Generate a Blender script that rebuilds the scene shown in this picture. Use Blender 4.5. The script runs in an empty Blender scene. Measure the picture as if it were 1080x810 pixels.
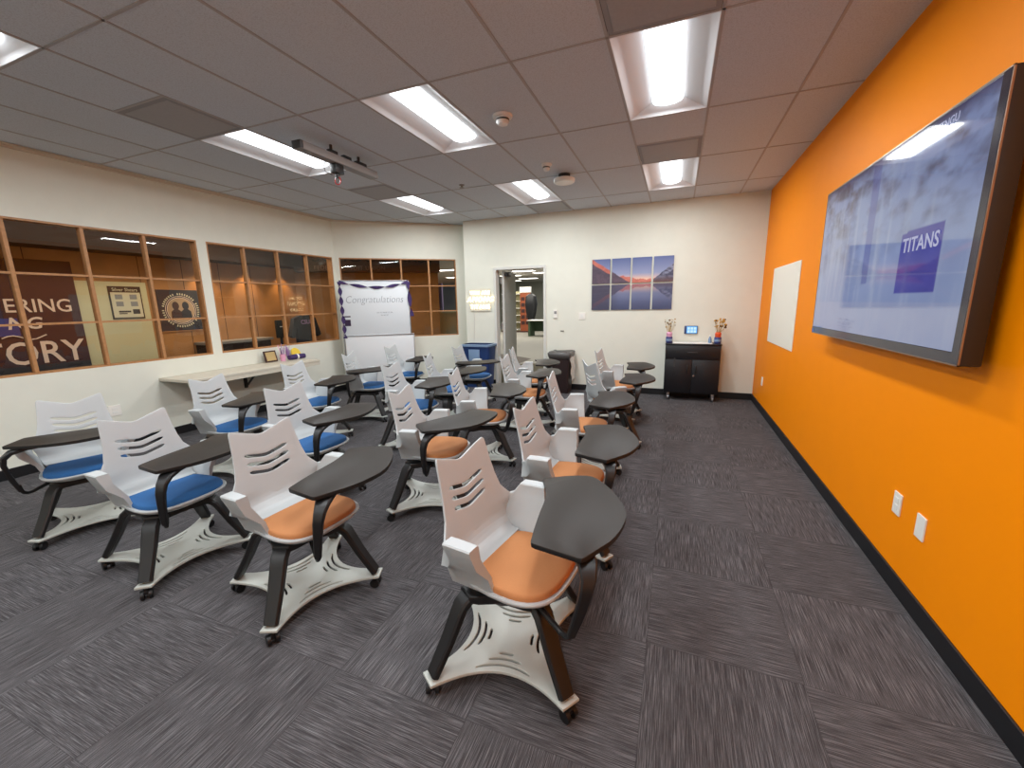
import bpy, bmesh, math, random
from math import sin, cos, pi, radians, sqrt, atan2, hypot
from mathutils import Vector, Matrix
random.seed(7)
scene = bpy.context.scene
COL = scene.collection
H = 3.048            # ceiling height
XO = 4.056           # orange wall plane
YB = 4.386           # back wall plane
XL = -2.85           # window wall plane
YR = -5.6            # rear wall, behind the camera
T = 0.6096           # ceiling / carpet module

# ------------------------------------------------------------------ materials
def srgb(r, g, b):
    f = lambda c: (c / 255 / 12.92) if c / 255 <= 0.04045 else ((c / 255 + 0.055) / 1.055) ** 2.4
    return (f(r), f(g), f(b), 1)
def mat(name, col, rough=0.5, metal=0.0, spec=0.5, noise=0.0, nscale=40, bump=0.0, emit=None, estr=0.0):
    m = bpy.data.materials.new(name); m.use_nodes = True
    nt = m.node_tree; b = nt.nodes['Principled BSDF']
    b.inputs['Base Color'].default_value = col
    b.inputs['Roughness'].default_value = rough
    b.inputs['Metallic'].default_value = metal
    b.inputs['Specular IOR Level'].default_value = spec
    if emit:
        b.inputs['Emission Color'].default_value = emit
        b.inputs['Emission Strength'].default_value = estr
    if noise or bump:
        tc = nt.nodes.new('ShaderNodeTexCoord'); n = nt.nodes.new('ShaderNodeTexNoise')
        n.inputs['Scale'].default_value = nscale; n.inputs['Detail'].default_value = 4
        nt.links.new(tc.outputs['Object'], n.inputs['Vector'])
        if noise:
            r = nt.nodes.new('ShaderNodeMapRange')
            r.inputs['From Min'].default_value = 0.3; r.inputs['From Max'].default_value = 0.7
            r.inputs['To Min'].default_value = 1 - noise; r.inputs['To Max'].default_value = 1 + noise
            nt.links.new(n.outputs['Fac'], r.inputs['Value'])
            mx = nt.nodes.new('ShaderNodeVectorMath'); mx.operation = 'SCALE'
            mx.inputs[0].default_value = col[:3]
            nt.links.new(r.outputs['Result'], mx.inputs['Scale'])
            nt.links.new(mx.outputs['Vector'], b.inputs['Base Color'])
        if bump:
            bp = nt.nodes.new('ShaderNodeBump'); bp.inputs['Strength'].default_value = bump
            bp.inputs['Distance'].default_value = 0.002
            nt.links.new(n.outputs['Fac'], bp.inputs['Height'])
            nt.links.new(bp.outputs['Normal'], b.inputs['Normal'])
    return m
def emat(name, col, strength):
    m = bpy.data.materials.new(name); m.use_nodes = True
    nt = m.node_tree; nt.nodes.clear()
    e = nt.nodes.new('ShaderNodeEmission'); o = nt.nodes.new('ShaderNodeOutputMaterial')
    e.inputs['Color'].default_value = col; e.inputs['Strength'].default_value = strength
    nt.links.new(e.outputs[0], o.inputs['Surface'])
    return m
def math_node(nt, op, a=None, b=None, c=None):
    n = nt.nodes.new('ShaderNodeMath'); n.operation = op
    for i, v in enumerate((a, b, c)):
        if v is None: continue
        if isinstance(v, (int, float)): n.inputs[i].default_value = v
        else: nt.links.new(v, n.inputs[i])
    return n.outputs[0]

M = {}
M['wall'] = mat('wall_paint', srgb(225, 225, 212), 0.85, noise=0.015, nscale=6, bump=0.05)
M['orange'] = mat('orange_paint', srgb(252, 142, 0), 0.5, spec=0.12, noise=0.01, nscale=5)
M['base'] = mat('black_rubber_base', srgb(22, 22, 25), 0.45)
M['shell'] = mat('light_grey_plastic', srgb(182, 186, 187), 0.42, noise=0.01, nscale=300)
M['tray'] = mat('pale_grey_plastic', srgb(190, 193, 186), 0.5, noise=0.012, nscale=200)
M['black'] = mat('black_plastic', srgb(26, 25, 26), 0.42, noise=0.04, nscale=250)
M['caster'] = mat('caster_rubber', srgb(18, 18, 20), 0.5)
M['top'] = mat('dark_laminate', srgb(46, 41, 37), 0.46, spec=0.22, noise=0.08, nscale=400)
M['topedge'] = mat('tablet_edge', srgb(22, 20, 20), 0.45)
M['seat_orange'] = mat('orange_fabric', srgb(184, 122, 74), 0.85, noise=0.09, nscale=700, bump=0.3)
M['seat_blue'] = mat('blue_fabric', srgb(34, 90, 146), 0.85, noise=0.09, nscale=700, bump=0.3)
M['white'] = mat('white_paint', srgb(232, 230, 224), 0.5)
M['troffer'] = mat('troffer_white', srgb(226, 227, 230), 0.6)
M['lens'] = emat('lamp_lens', (0.96, 0.98, 1.0, 1), 3.2)
M['vent'] = mat('vent_grey', srgb(164, 163, 165), 0.6, noise=0.04, nscale=60)
M['ventdark'] = mat('vent_dark', srgb(146, 145, 147), 0.7)
M['corrdark2'] = mat('sign_bulkhead', srgb(92, 72, 60), 0.7)
M['wood'] = mat('honey_wood', srgb(178, 128, 82), 0.45, noise=0.12, nscale=30)
M['darkgrey'] = mat('dark_grey', srgb(58, 57, 58), 0.5)
M['grey'] = mat('mid_grey', srgb(140, 138, 136), 0.5)
M['chrome'] = mat('chrome', srgb(200, 200, 200), 0.25, metal=1.0)
M['plate'] = mat('white_plate', srgb(236, 232, 224), 0.4)
M['doorpaint'] = mat('door_grey', srgb(196, 196, 190), 0.5)
M['frame'] = mat('door_frame_paint', srgb(214, 213, 206), 0.45)
M['counter'] = mat('counter_laminate', srgb(205, 198, 182), 0.45, noise=0.03, nscale=25)
M['cab'] = mat('black_cabinet', srgb(20, 21, 26), 0.4)
M['wboard'] = mat('whiteboard', srgb(222, 228, 232), 0.3)
M['paper'] = mat('white_sheet', srgb(222, 224, 226), 0.7)
M['alu'] = mat('aluminium', srgb(170, 172, 175), 0.35, metal=0.8)
M['purple'] = mat('purple_crepe', srgb(60, 42, 94), 0.75)
M['lilac'] = mat('lilac', srgb(176, 140, 190), 0.6)
M['pink'] = mat('pink_plastic', srgb(222, 160, 190), 0.5)
M['yellow'] = mat('yellow', srgb(235, 200, 60), 0.6)
M['ink'] = mat('marker_ink', srgb(150, 156, 164), 0.8)
M['inkdark'] = mat('dark_ink', srgb(50, 30, 60), 0.8)
M['red'] = mat('red_plastic', srgb(190, 40, 40), 0.45)
M['redorange'] = mat('red_orange', srgb(220, 84, 34), 0.6)
M['navy'] = mat('navy_ceramic', srgb(58, 64, 122), 0.35)
M['straw'] = mat('dried_straw', srgb(186, 160, 110), 0.85)
M['straw2'] = mat('golden_dried_flower', srgb(196, 150, 60), 0.85)
M['darkflower'] = mat('dark_dried_flower', srgb(110, 84, 52), 0.85)
M['bin'] = mat('brown_black_plastic', srgb(44, 30, 30), 0.4)
M['bag'] = mat('grey_bin_bag', srgb(222, 219, 214), 0.35)
M['baggrey'] = mat('dark_grey_bag', srgb(84, 81, 79), 0.35)
M['bluebin'] = mat('recycling_blue', srgb(28, 54, 104), 0.4)
M['bluelight'] = mat('clear_liner', srgb(120, 146, 178), 0.3)
M['neon'] = emat('warm_neon', (1.0, 0.80, 0.45, 1), 7.5)
M['acrylic'] = mat('clear_backing', srgb(226, 222, 205), 0.25)
M['screenblue'] = emat('panel_screen', (0.16, 0.5, 1.0, 1), 1.1)
M['screenwhite'] = emat('panel_tiles', (0.6, 0.82, 1.0, 1), 1.1)
M['bezel'] = mat('tv_bezel', srgb(40, 34, 32), 0.4)
M['tvedge'] = mat('tv_chamfer', srgb(150, 125, 105), 0.3, metal=0.6)
M['corrwood'] = mat('corridor_wood', srgb(172, 122, 72), 0.5, noise=0.14, nscale=3)
M['corrdark'] = mat('corridor_bulkhead', srgb(48, 31, 22), 0.8)
M['corrbeige'] = mat('corridor_beige', srgb(206, 200, 160), 0.7)
M['banner'] = mat('maroon_banner', srgb(62, 24, 30), 0.7)
M['bannertext'] = mat('banner_letters', srgb(238, 214, 196), 0.7)
M['bannerblue'] = mat('banner_blue', srgb(60, 60, 130), 0.7)
M['poster'] = mat('poster_cream', srgb(214, 208, 178), 0.7)
M['postertext'] = mat('poster_black', srgb(48, 36, 32), 0.7)
M['emblem'] = mat('emblem_navy', srgb(40, 40, 50), 0.6)
M['tee'] = mat('charcoal_shirt', srgb(44, 44, 52), 0.9)
M['skin'] = mat('photo_tone', srgb(176, 150, 120), 0.7)
M['libwall'] = mat('library_wall', srgb(176, 178, 168), 0.8)
M['libshelf'] = mat('library_shelf', srgb(150, 146, 112), 0.7)
M['liborange'] = mat('library_end_panel', srgb(150, 78, 46), 0.6)
M['books'] = mat('books_dark', srgb(62, 34, 30), 0.7)
M['libdark'] = mat('library_black', srgb(22, 24, 28), 0.5)
M['libgreen'] = mat('library_green', srgb(78, 100, 76), 0.6)
M['libblue'] = emat('library_window', (0.55, 0.68, 0.82, 1), 0.75)
M['lens2'] = emat('library_lamp_and_fill', (1.0, 0.95, 0.85, 1), 6.0)
M['speckle'] = mat('light_plastic_white', srgb(232, 232, 232), 0.5)
M['clear'] = mat('dome_grey', srgb(120, 112, 110), 0.15)
M['tilewhite'] = mat('white_metal', srgb(214, 210, 204), 0.5)

def make_glass():
    m = bpy.data.materials.new('window_glass'); m.use_nodes = True
    nt = m.node_tree; nt.nodes.clear()
    o = nt.nodes.new('ShaderNodeOutputMaterial'); mx = nt.nodes.new('ShaderNodeMixShader')
    fr = nt.nodes.new('ShaderNodeFresnel'); fr.inputs['IOR'].default_value = 1.5
    tr = nt.nodes.new('ShaderNodeBsdfTransparent'); tr.inputs['Color'].default_value = (0.9, 0.9, 0.88, 1)
    gl = nt.nodes.new('ShaderNodeBsdfGlossy'); gl.inputs['Roughness'].default_value = 0.0
    f2 = math_node(nt, 'MULTIPLY', fr.outputs[0], 1.25)
    f3 = math_node(nt, 'MINIMUM', f2, 1.0)
    nt.links.new(f3, mx.inputs[0]); nt.links.new(tr.outputs[0], mx.inputs[1]); nt.links.new(gl.outputs[0], mx.inputs[2])
    nt.links.new(mx.outputs[0], o.inputs['Surface'])
    return m
M['glass'] = make_glass()

def make_carpet():
    m = bpy.data.materials.new('carpet_tiles'); m.use_nodes = True
    nt = m.node_tree; b = nt.nodes['Principled BSDF']; b.inputs['Roughness'].default_value = 0.95
    b.inputs['Specular IOR Level'].default_value = 0.15
    tc = nt.nodes.new('ShaderNodeTexCoord'); sp = nt.nodes.new('ShaderNodeSeparateXYZ')
    nt.links.new(tc.outputs['Object'], sp.inputs[0])
    u = math_node(nt, 'DIVIDE', math_node(nt, 'SUBTRACT', sp.outputs[0], 2.855), T)
    v = math_node(nt, 'DIVIDE', math_node(nt, 'SUBTRACT', sp.outputs[1], 0.187), T)
    fu = math_node(nt, 'FLOOR', u); fv = math_node(nt, 'FLOOR', v)
    par = math_node(nt, 'FLOORED_MODULO', math_node(nt, 'ADD', fu, fv), 2.0)
    tile = nt.nodes.new('ShaderNodeCombineXYZ'); nt.links.new(fu, tile.inputs[0]); nt.links.new(fv, tile.inputs[1])
    wn = nt.nodes.new('ShaderNodeTexWhiteNoise'); wn.noise_dimensions = '3D'; nt.links.new(tile.outputs[0], wn.inputs['Vector'])
    off = math_node(nt, 'MULTIPLY', wn.outputs['Value'], 37.0)
    def streak(sx, sy):
        c = nt.nodes.new('ShaderNodeCombineXYZ')
        nt.links.new(math_node(nt, 'ADD', math_node(nt, 'MULTIPLY', sp.outputs[0], sx), off), c.inputs[0])
        nt.links.new(math_node(nt, 'MULTIPLY', sp.outputs[1], sy), c.inputs[1])
        n = nt.nodes.new('ShaderNodeTexNoise'); n.inputs['Scale'].default_value = 1.0; n.inputs['Detail'].default_value = 4.0
        n.inputs['Roughness'].default_value = 0.7
        nt.links.new(c.outputs[0], n.inputs['Vector']); return n.outputs['Fac']
    a = streak(6.0, 330); c = streak(330, 6.0)
    mx = nt.nodes.new('ShaderNodeMix'); mx.data_type = 'FLOAT'
    nt.links.new(par, mx.inputs['Factor']); nt.links.new(a, mx.inputs[2]); nt.links.new(c, mx.inputs[3])
    big = nt.nodes.new('ShaderNodeTexNoise'); big.inputs['Scale'].default_value = 1.3
    nt.links.new(tc.outputs['Object'], big.inputs['Vector'])
    rp = nt.nodes.new('ShaderNodeValToRGB'); e = rp.color_ramp.elements
    e[0].position = 0.28; e[0].color = srgb(33, 32, 33)
    e[1].position = 0.76; e[1].color = srgb(138, 136, 138)
    k = rp.color_ramp.elements.new(0.5); k.color = srgb(77, 74, 76)
    nt.links.new(mx.outputs[0], rp.inputs['Fac'])
    # seam between tiles and slight tile to tile tone shift
    du = math_node(nt, 'ABSOLUTE', math_node(nt, 'SUBTRACT', math_node(nt, 'FRACT', u), 0.5))
    dv = math_node(nt, 'ABSOLUTE', math_node(nt, 'SUBTRACT', math_node(nt, 'FRACT', v), 0.5))
    seam = math_node(nt, 'GREATER_THAN', math_node(nt, 'MAXIMUM', du, dv), 0.4965)
    tone = math_node(nt, 'ADD', 0.92, math_node(nt, 'MULTIPLY', wn.outputs['Value'], 0.14))
    sc = math_node(nt, 'MULTIPLY', tone, math_node(nt, 'SUBTRACT', 1.0, math_node(nt, 'MULTIPLY', seam, 0.25)))
    vm = nt.nodes.new('ShaderNodeVectorMath'); vm.operation = 'SCALE'
    nt.links.new(rp.outputs['Color'], vm.inputs[0]); nt.links.new(sc, vm.inputs['Scale'])
    nt.links.new(vm.outputs['Vector'], b.inputs['Base Color'])
    bp = nt.nodes.new('ShaderNodeBump'); bp.inputs['Strength'].default_value = 0.35; bp.inputs['Distance'].default_value = 0.003
    nt.links.new(mx.outputs[0], bp.inputs['Height']); nt.links.new(bp.outputs['Normal'], b.inputs['Normal'])
    return m
M['carpet'] = make_carpet()

def make_ceiling():
    m = bpy.data.materials.new('ceiling_tiles'); m.use_nodes = True
    nt = m.node_tree; b = nt.nodes['Principled BSDF']; b.inputs['Roughness'].default_value = 0.95
    b.inputs['Specular IOR Level'].default_value = 0.1
    tc = nt.nodes.new('ShaderNodeTexCoord')
    n = nt.nodes.new('ShaderNodeTexNoise'); n.inputs['Scale'].default_value = 140; n.inputs['Detail'].default_value = 4
    nt.links.new(tc.outputs['Object'], n.inputs['Vector'])
    n2 = nt.nodes.new('ShaderNodeTexNoise'); n2.inputs['Scale'].default_value = 0.7
    nt.links.new(tc.outputs['Object'], n2.inputs['Vector'])
    rp = nt.nodes.new('ShaderNodeValToRGB'); e = rp.color_ramp.elements
    e[0].position = 0.25; e[0].color = srgb(186, 190, 196)
    e[1].position = 0.55; e[1].color = srgb(207, 214, 222)
    nt.links.new(n.outputs['Fac'], rp.inputs['Fac'])
    nt.links.new(rp.outputs['Color'], b.inputs['Base Color'])
    bp = nt.nodes.new('ShaderNodeBump'); bp.inputs['Strength'].default_value = 0.3; bp.inputs['Distance'].default_value = 0.002
    nt.links.new(n.outputs['Fac'], bp.inputs['Height']); nt.links.new(bp.outputs['Normal'], b.inputs['Normal'])
    return m
M['ceiling'] = make_ceiling()
M['tbar'] = mat('ceiling_tee_bar', srgb(172, 168, 168), 0.6)

def paint_mat(name, emis=0.0, rough=0.5, base=1.0):
    m = bpy.data.materials.new(name); m.use_nodes = True
    nt = m.node_tree; b = nt.nodes['Principled BSDF']
    a = nt.nodes.new('ShaderNodeAttribute'); a.attribute_name = 'paint'
    b.inputs['Roughness'].default_value = rough
    if emis:
        b.inputs['Base Color'].default_value = (0.01, 0.01, 0.012, 1)
        nt.links.new(a.outputs['Color'], b.inputs['Emission Color'])
        b.inputs['Emission Strength'].default_value = emis
    else:
        nt.links.new(a.outputs['Color'], b.inputs['Base Color'])
    return m
M['art'] = paint_mat('art_print', 0, 0.45)
M['tvscreen'] = paint_mat('tv_screen', 0.5, 0.05)

# ------------------------------------------------------------------ mesh helpers
class MB:
    def __init__(s): s.bm = bmesh.new()
    def box(s, x0, y0, z0, x1, y1, z1, bevel=0.0, mi=0, seg=2):
        v = [s.bm.verts.new(p) for p in ((x0,y0,z0),(x1,y0,z0),(x1,y1,z0),(x0,y1,z0),(x0,y0,z1),(x1,y0,z1),(x1,y1,z1),(x0,y1,z1))]
        fs = [s.bm.faces.new([v[i] for i in q]) for q in ((3,2,1,0),(4,5,6,7),(0,1,5,4),(1,2,6,5),(2,3,7,6),(3,0,4,7))]
        for f in fs: f.material_index = mi
        if bevel:
            es = list({e for f in fs for e in f.edges})
            bmesh.ops.bevel(s.bm, geom=es, offset=bevel, segments=seg, affect='EDGES', profile=0.5)
        return v
    def obox(s, c, sz, rot, bevel=0.0, mi=0):
        """box centred at c with size sz turned by the 3x3 matrix rot"""
        n0 = len(s.bm.verts)
        s.box(-sz[0]/2,-sz[1]/2,-sz[2]/2,sz[0]/2,sz[1]/2,sz[2]/2,bevel,mi)
        s.bm.verts.ensure_lookup_table()
        for v in s.bm.verts[n0:]: v.co = rot @ v.co + Vector(c)
    def ring(s, pts): return [s.bm.verts.new(p) for p in pts]
    def loft(s, rings, closed=True, cap0=True, cap1=True, mi=0):
        rs = [s.ring(r) for r in rings]; n = len(rs[0])
        for a, b in zip(rs, rs[1:]):
            for i in range(n if closed else n-1):
                j = (i+1) % n
                s.bm.faces.new((a[i], a[j], b[j], b[i])).material_index = mi
        if cap0: s.bm.faces.new(list(reversed(rs[0]))).material_index = mi
        if cap1: s.bm.faces.new(rs[-1]).material_index = mi
        return rs
    def tube(s, p0, p1, r0, r1=None, n=12, mi=0):
        r1 = r0 if r1 is None else r1
        s.sweep([p0, p1], [r0, r1], n, mi)
    def sweep(s, path, radii, n=10, mi=0):
        if not isinstance(radii, (list, tuple)): radii = [radii]*len(path)
        P = [Vector(p) for p in path]; rings = []; up = None
        for i, p in enumerate(P):
            t = ((P[min(i+1,len(P)-1)]-P[max(i-1,0)])).normalized()
            if up is None: up = Vector((0,0,1)) if abs(t.z) < 0.9 else Vector((1,0,0))
            a = t.cross(up)
            if a.length < 1e-4: a = t.orthogonal()
            a.normalize(); b = a.cross(t); up = b
            rings.append([p + radii[i]*(cos(2*pi*k/n)*a + sin(2*pi*k/n)*b) for k in range(n)])
        s.loft(rings, mi=mi)
    def bar(s, path, sizes, side, mi=0):
        """rectangular section swept along path; sizes = [(width along side, thickness)]"""
        P = [Vector(p) for p in path]; sd = Vector(side).normalized(); rings = []
        for i, p in enumerate(P):
            t = (P[min(i+1,len(P)-1)]-P[max(i-1,0)]).normalized()
            nrm = t.cross(sd).normalized(); w, h = sizes[i]
            c = 0.22*min(w, h)
            rings.append([p+sd*(w/2*a-c*ca)+nrm*(h/2*b-c*cb) for a,b,ca,cb in
                ((-1,-1,-1,0),(1,-1,1,0),(1,-1,0,-1),(1,1,0,1),(1,1,1,0),(-1,1,-1,0),(-1,1,0,1),(-1,-1,0,-1))])
        s.loft(rings, mi=mi)
    def prism(s, pts, z0, z1, mi=0, mtop=None, bevel=0.0):
        n0 = len(s.bm.verts)
        a = s.ring([(x,y,z0) for x,y in pts]); b = s.ring([(x,y,z1) for x,y in pts]); n = len(a)
        fs = [s.bm.faces.new((a[i],a[(i+1)%n],b[(i+1)%n],b[i])) for i in range(n)]
        f0 = s.bm.faces.new(list(reversed(a))); f1 = s.bm.faces.new(b)
        for f in fs+[f0,f1]: f.material_index = mi
        if mtop is not None: f1.material_index = mtop
        if bevel:
            bmesh.ops.bevel(s.bm, geom=list(f1.edges)+list(f0.edges), offset=bevel, segments=2, affect='EDGES', profile=0.5)
    def lathe(s, prof, c=(0,0,0), n=20, mi=0):
        s.loft([[(c[0]+r*cos(2*pi*k/n), c[1]+r*sin(2*pi*k/n), c[2]+z) for k in range(n)] for r,z in prof], mi=mi)
    def quad(s, *p, mi=0):
        s.bm.faces.new(s.ring(p)).material_index = mi
    def mesh(s, name, mats, smooth=40):
        bmesh.ops.recalc_face_normals(s.bm, faces=s.bm.faces)
        me = bpy.data.meshes.new(name); s.bm.to_mesh(me); s.bm.free()
        for m in (mats if isinstance(mats, (list, tuple)) else [mats]): me.materials.append(m)
        if smooth:
            for p in me.polygons: p.use_smooth = True
            me.set_sharp_from_angle(angle=radians(smooth))
        return me
def link(name, me, parent=None, loc=None, rot=None):
    o = bpy.data.objects.new(name, me); COL.objects.link(o)
    if parent: o.parent = parent
    if loc is not None: o.location = loc
    if rot is not None: o.rotation_euler = rot
    return o
def build(mb, name, mats, parent=None, smooth=40, loc=None, rot=None):
    return link(name, mb.mesh(name, mats, smooth), parent, loc, rot)
def tag(o, label, cat, group=None):
    o['label'] = label; o['category'] = cat
    if group: o['group'] = group
    return o
def empty(name, loc=(0,0,0), rz=0.0):
    o = bpy.data.objects.new(name, None); COL.objects.link(o)
    o.empty_display_size = 0.1; o.location = loc; o.rotation_euler = (0,0,rz); return o
def struct(o): o['kind'] = 'structure'; return o

def curve2d_mesh(loops, thick, bevel=0.0):
    """filled 2-D outline with holes, centred on z=0, as a bmesh"""
    cu = bpy.data.curves.new('tmp', 'CURVE'); cu.dimensions = '2D'; cu.fill_mode = 'BOTH'
    cu.extrude = max(thick/2-bevel, 0.0002); cu.bevel_depth = bevel; cu.bevel_resolution = 1; cu.offset = -bevel
    for lp in loops:
        sp = cu.splines.new('POLY'); sp.points.add(len(lp)-1)
        for p, q in zip(sp.points, lp): p.co = (q[0], q[1], 0, 1)
        sp.use_cyclic_u = True
    ob = bpy.data.objects.new('tmp', cu); COL.objects.link(ob)
    dg = bpy.context.evaluated_depsgraph_get(); dg.update()
    me = bpy.data.meshes.new_from_object(ob.evaluated_get(dg))
    bm = bmesh.new(); bm.from_mesh(me)
    bpy.data.objects.remove(ob); bpy.data.curves.remove(cu); bpy.data.meshes.remove(me)
    bmesh.ops.remove_doubles(bm, verts=bm.verts, dist=1e-5)
    return bm
def slice_grid(bm, xs, ys):
    for x in xs:
        bmesh.ops.bisect_plane(bm, geom=bm.verts[:]+bm.edges[:]+bm.faces[:], plane_co=(x,0,0), plane_no=(1,0,0))
    for y in ys:
        bmesh.ops.bisect_plane(bm, geom=bm.verts[:]+bm.edges[:]+bm.faces[:], plane_co=(0,y,0), plane_no=(0,1,0))
def text(body, name, mtl, parent, origin, right, up, height, align='LEFT', thick=0.001, shear=0.0, spacing=1.0, xscale=1.0, bold=0.0):
    """flat lettering: origin = baseline start (or centre), right/up = world axes, height = cap height"""
    cu = bpy.data.curves.new('tmp', 'FONT'); cu.body = body; cu.align_x = align
    cu.size = height/0.70; cu.extrude = thick/2; cu.shear = shear; cu.space_character = spacing; cu.offset = bold*height
    cu.resolution_u = 3
    ob = bpy.data.objects.new('tmp', cu); COL.objects.link(ob)
    dg = bpy.context.evaluated_depsgraph_get(); dg.update()
    me = bpy.data.meshes.new_from_object(ob.evaluated_get(dg))
    bpy.data.objects.remove(ob); bpy.data.curves.remove(cu)
    r = Vector(right).normalized(); u = Vector(up).normalized(); n = r.cross(u)
    mtx = Matrix(((r.x*xscale,u.x,n.x,origin[0]),(r.y*xscale,u.y,n.y,origin[1]),(r.z*xscale,u.z,n.z,origin[2]),(0,0,0,1)))
    me.transform(mtx); me.materials.clear(); me.materials.append(mtl); me.name = name
    return link(name, me, parent)
def painted(name, origin, right, up, w, h, nx, ny, func, mtl, parent=None):
    """flat picture: a fine grid whose vertices carry func(u, v) colours (0..1 across and up)"""
    r = Vector(right); u = Vector(up); o = Vector(origin)
    vs = [o + r*(w*i/nx) + u*(h*j/ny) for j in range(ny+1) for i in range(nx+1)]
    fs = [(j*(nx+1)+i, j*(nx+1)+i+1, (j+1)*(nx+1)+i+1, (j+1)*(nx+1)+i) for j in range(ny) for i in range(nx)]
    me = bpy.data.meshes.new(name); me.from_pydata(vs, [], fs)
    at = me.color_attributes.new('paint', 'FLOAT_COLOR', 'POINT')
    for j in range(ny+1):
        for i in range(nx+1):
            at.data[j*(nx+1)+i].color = func(i/nx, j/ny)
    me.materials.append(mtl)
    return link(name, me, parent)
def mixc(a, b, t):
    t = max(0, min(1, t)); return tuple(a[i]+(b[i]-a[i])*t for i in range(3)) + (1,)
def hashn(x, y=0.0):
    v = sin(x*127.1+y*311.7)*43758.5453; return v-math.floor(v)
def vnoise(x, y):
    xi, yi = math.floor(x), math.floor(y); fx, fy = x-xi, y-yi
    fx, fy = fx*fx*(3-2*fx), fy*fy*(3-2*fy)
    a = hashn(xi,yi)*(1-fx)+hashn(xi+1,yi)*fx; b = hashn(xi,yi+1)*(1-fx)+hashn(xi+1,yi+1)*fx
    return a*(1-fy)+b*fy
def fbm(x, y): return 0.5*vnoise(x,y)+0.25*vnoise(2*x+5,2*y)+0.15*vnoise(4*x,4*y+9)+0.1*vnoise(8*x,8*y)

# ------------------------------------------------------------------ camera
def setup_camera():
    yaw, pitch, roll = 0.380263894, 0.192918566, 0.0185781623
    cy, sy = cos(yaw), sin(yaw)
    f = Vector((-sy*cos(pitch), cy*cos(pitch), -sin(pitch))); r = Vector((cy, sy, 0)); d = f.cross(r)
    c, s = cos(roll), sin(roll)
    R, D = c*r+s*d, -s*r+c*d
    cam = bpy.data.cameras.new('camera'); o = bpy.data.objects.new('camera', cam); COL.objects.link(o)
    U, Bk = -D, -f
    o.matrix_world = Matrix(((R.x,U.x,Bk.x,2.902555),(R.y,U.y,Bk.y,-2.753564),(R.z,U.z,Bk.z,1.534872),(0,0,0,1)))
    cam.sensor_fit = 'HORIZONTAL'; cam.sensor_width = 36; cam.lens = 432.5216/1080*36
    cam.clip_start = 0.05; cam.clip_end = 100
    scene.camera = o
setup_camera()

# ------------------------------------------------------------------ angled wall frame
AV = Vector((0.7749, 0.6321, 0))          # along the angled wall
AN = Vector((0.6321, -0.7749, 0))         # towards the room
A0 = Vector((XL, 3.18, 0))
def apt(s, d, z): return A0 + AV*s + AN*d + Vector((0, 0, z))
AROT = Matrix(((AV.x, -AN.x, 0), (AV.y, -AN.y, 0), (0, 0, 1)))   # local x along the wall, y away from the room
ALEN = 2.62

# ------------------------------------------------------------------ room shell
mb = MB(); mb.box(XL-0.15, YR, -0.05, XO+0.15, YB+0.12, 0.0)
mb.prism([(XL-0.15,3.0),(-0.7,4.4),(-0.7,5.05),(XL-0.15,3.3)], -0.05, 0.0)
struct(build(mb, 'floor', M['carpet'], smooth=0))

TROFFERS = [(4,0),(1,0),(-2,0),(4,2),(1,2),(-2,2),(-2,-2),(1,-2),(4,-2),(-2,-4),(1,-4),(4,-4)]   # column, half row (x 2 feet pairs)
def tro_rect(c, r): return c*T, r*2*T, (c+1)*T, (r+2)*2*T if False else r*2*T + 2*T
# rows: index r counts 4-foot rows; the light covers one 4-foot row
VENTS = [(-2,-1),(4,-1),(4,3),(1,6),(-2,3)]           # column, index of the 2-foot cell
def cell_kind(c, k):
    for tc, tr in TROFFERS:
        if c == tc and k in (tr*2, tr*2+1): return 1
    return 2 if (c, k) in VENTS else 0
mb = MB()
def inside_room(x, y): return True
cs = range(-5, 7); ks = range(-10, 9)
xcut = lambda c: max(XL-0.06, min(XO+0.06, c*T)); ycut = lambda k: max(YR, min(5.1, k*T))
for c in cs:
    for k in ks:
        if cell_kind(c, k): continue
        x0, x1, y0, y1 = xcut(c), xcut(c+1), ycut(k), ycut(k+1)
        if x1-x0 < 1e-3 or y1-y0 < 1e-3: continue
        if y0 > YB+0.13 and x0 > -0.6: continue
        mb.quad((x0,y0,H),(x1,y0,H),(x1,y1,H),(x0,y1,H))
ceil_o = struct(build(mb, 'ceiling', M['ceiling'], smooth=0))
# tee bars of the ceiling grid: the long runs, then cross tees every four feet (every two beside vents)
mb = MB()
for c in range(-4, 7):
    mb.box(c*T-0.009, YR, H-0.004, c*T+0.009, 4.45 if c > -1 else 4.9, H+0.002)
for k in range(-8, 8, 2):
    mb.box(XL, k*T-0.008, H-0.004, XO, k*T+0.008, H+0.002)
for c, k in ((-2,-1),(4,-1),(4,3),(-2,3)):
    mb.box(c*T, k*T-0.010, H-0.004, (c+1)*T, k*T+0.010, H+0.002)
mb.box(T, 7*T-0.01, H-0.004, 2*T, 7*T+0.01, H+0.002)
g = build(mb, 'ceiling_grid', M['tbar'], parent=ceil_o, smooth=0)

def wall_boxes(mb, length, openings, z0=0.0, z1=H+0.15, t0=0.0, t1=0.12):
    """local frame: x along wall, y through the wall (0 = room face)"""
    zs0, zs1 = 0.945, 2.405
    x = 0.0
    for a, b in openings:
        if a > x: mb.box(x, t0, z0, a, t1, z1)
        mb.box(a, t0, z0, b, t1, zs0); mb.box(a, t0, zs1, b, t1, z1)
        x = b
    if x < length: mb.box(x, t0, z0, length, t1, z1)
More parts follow.
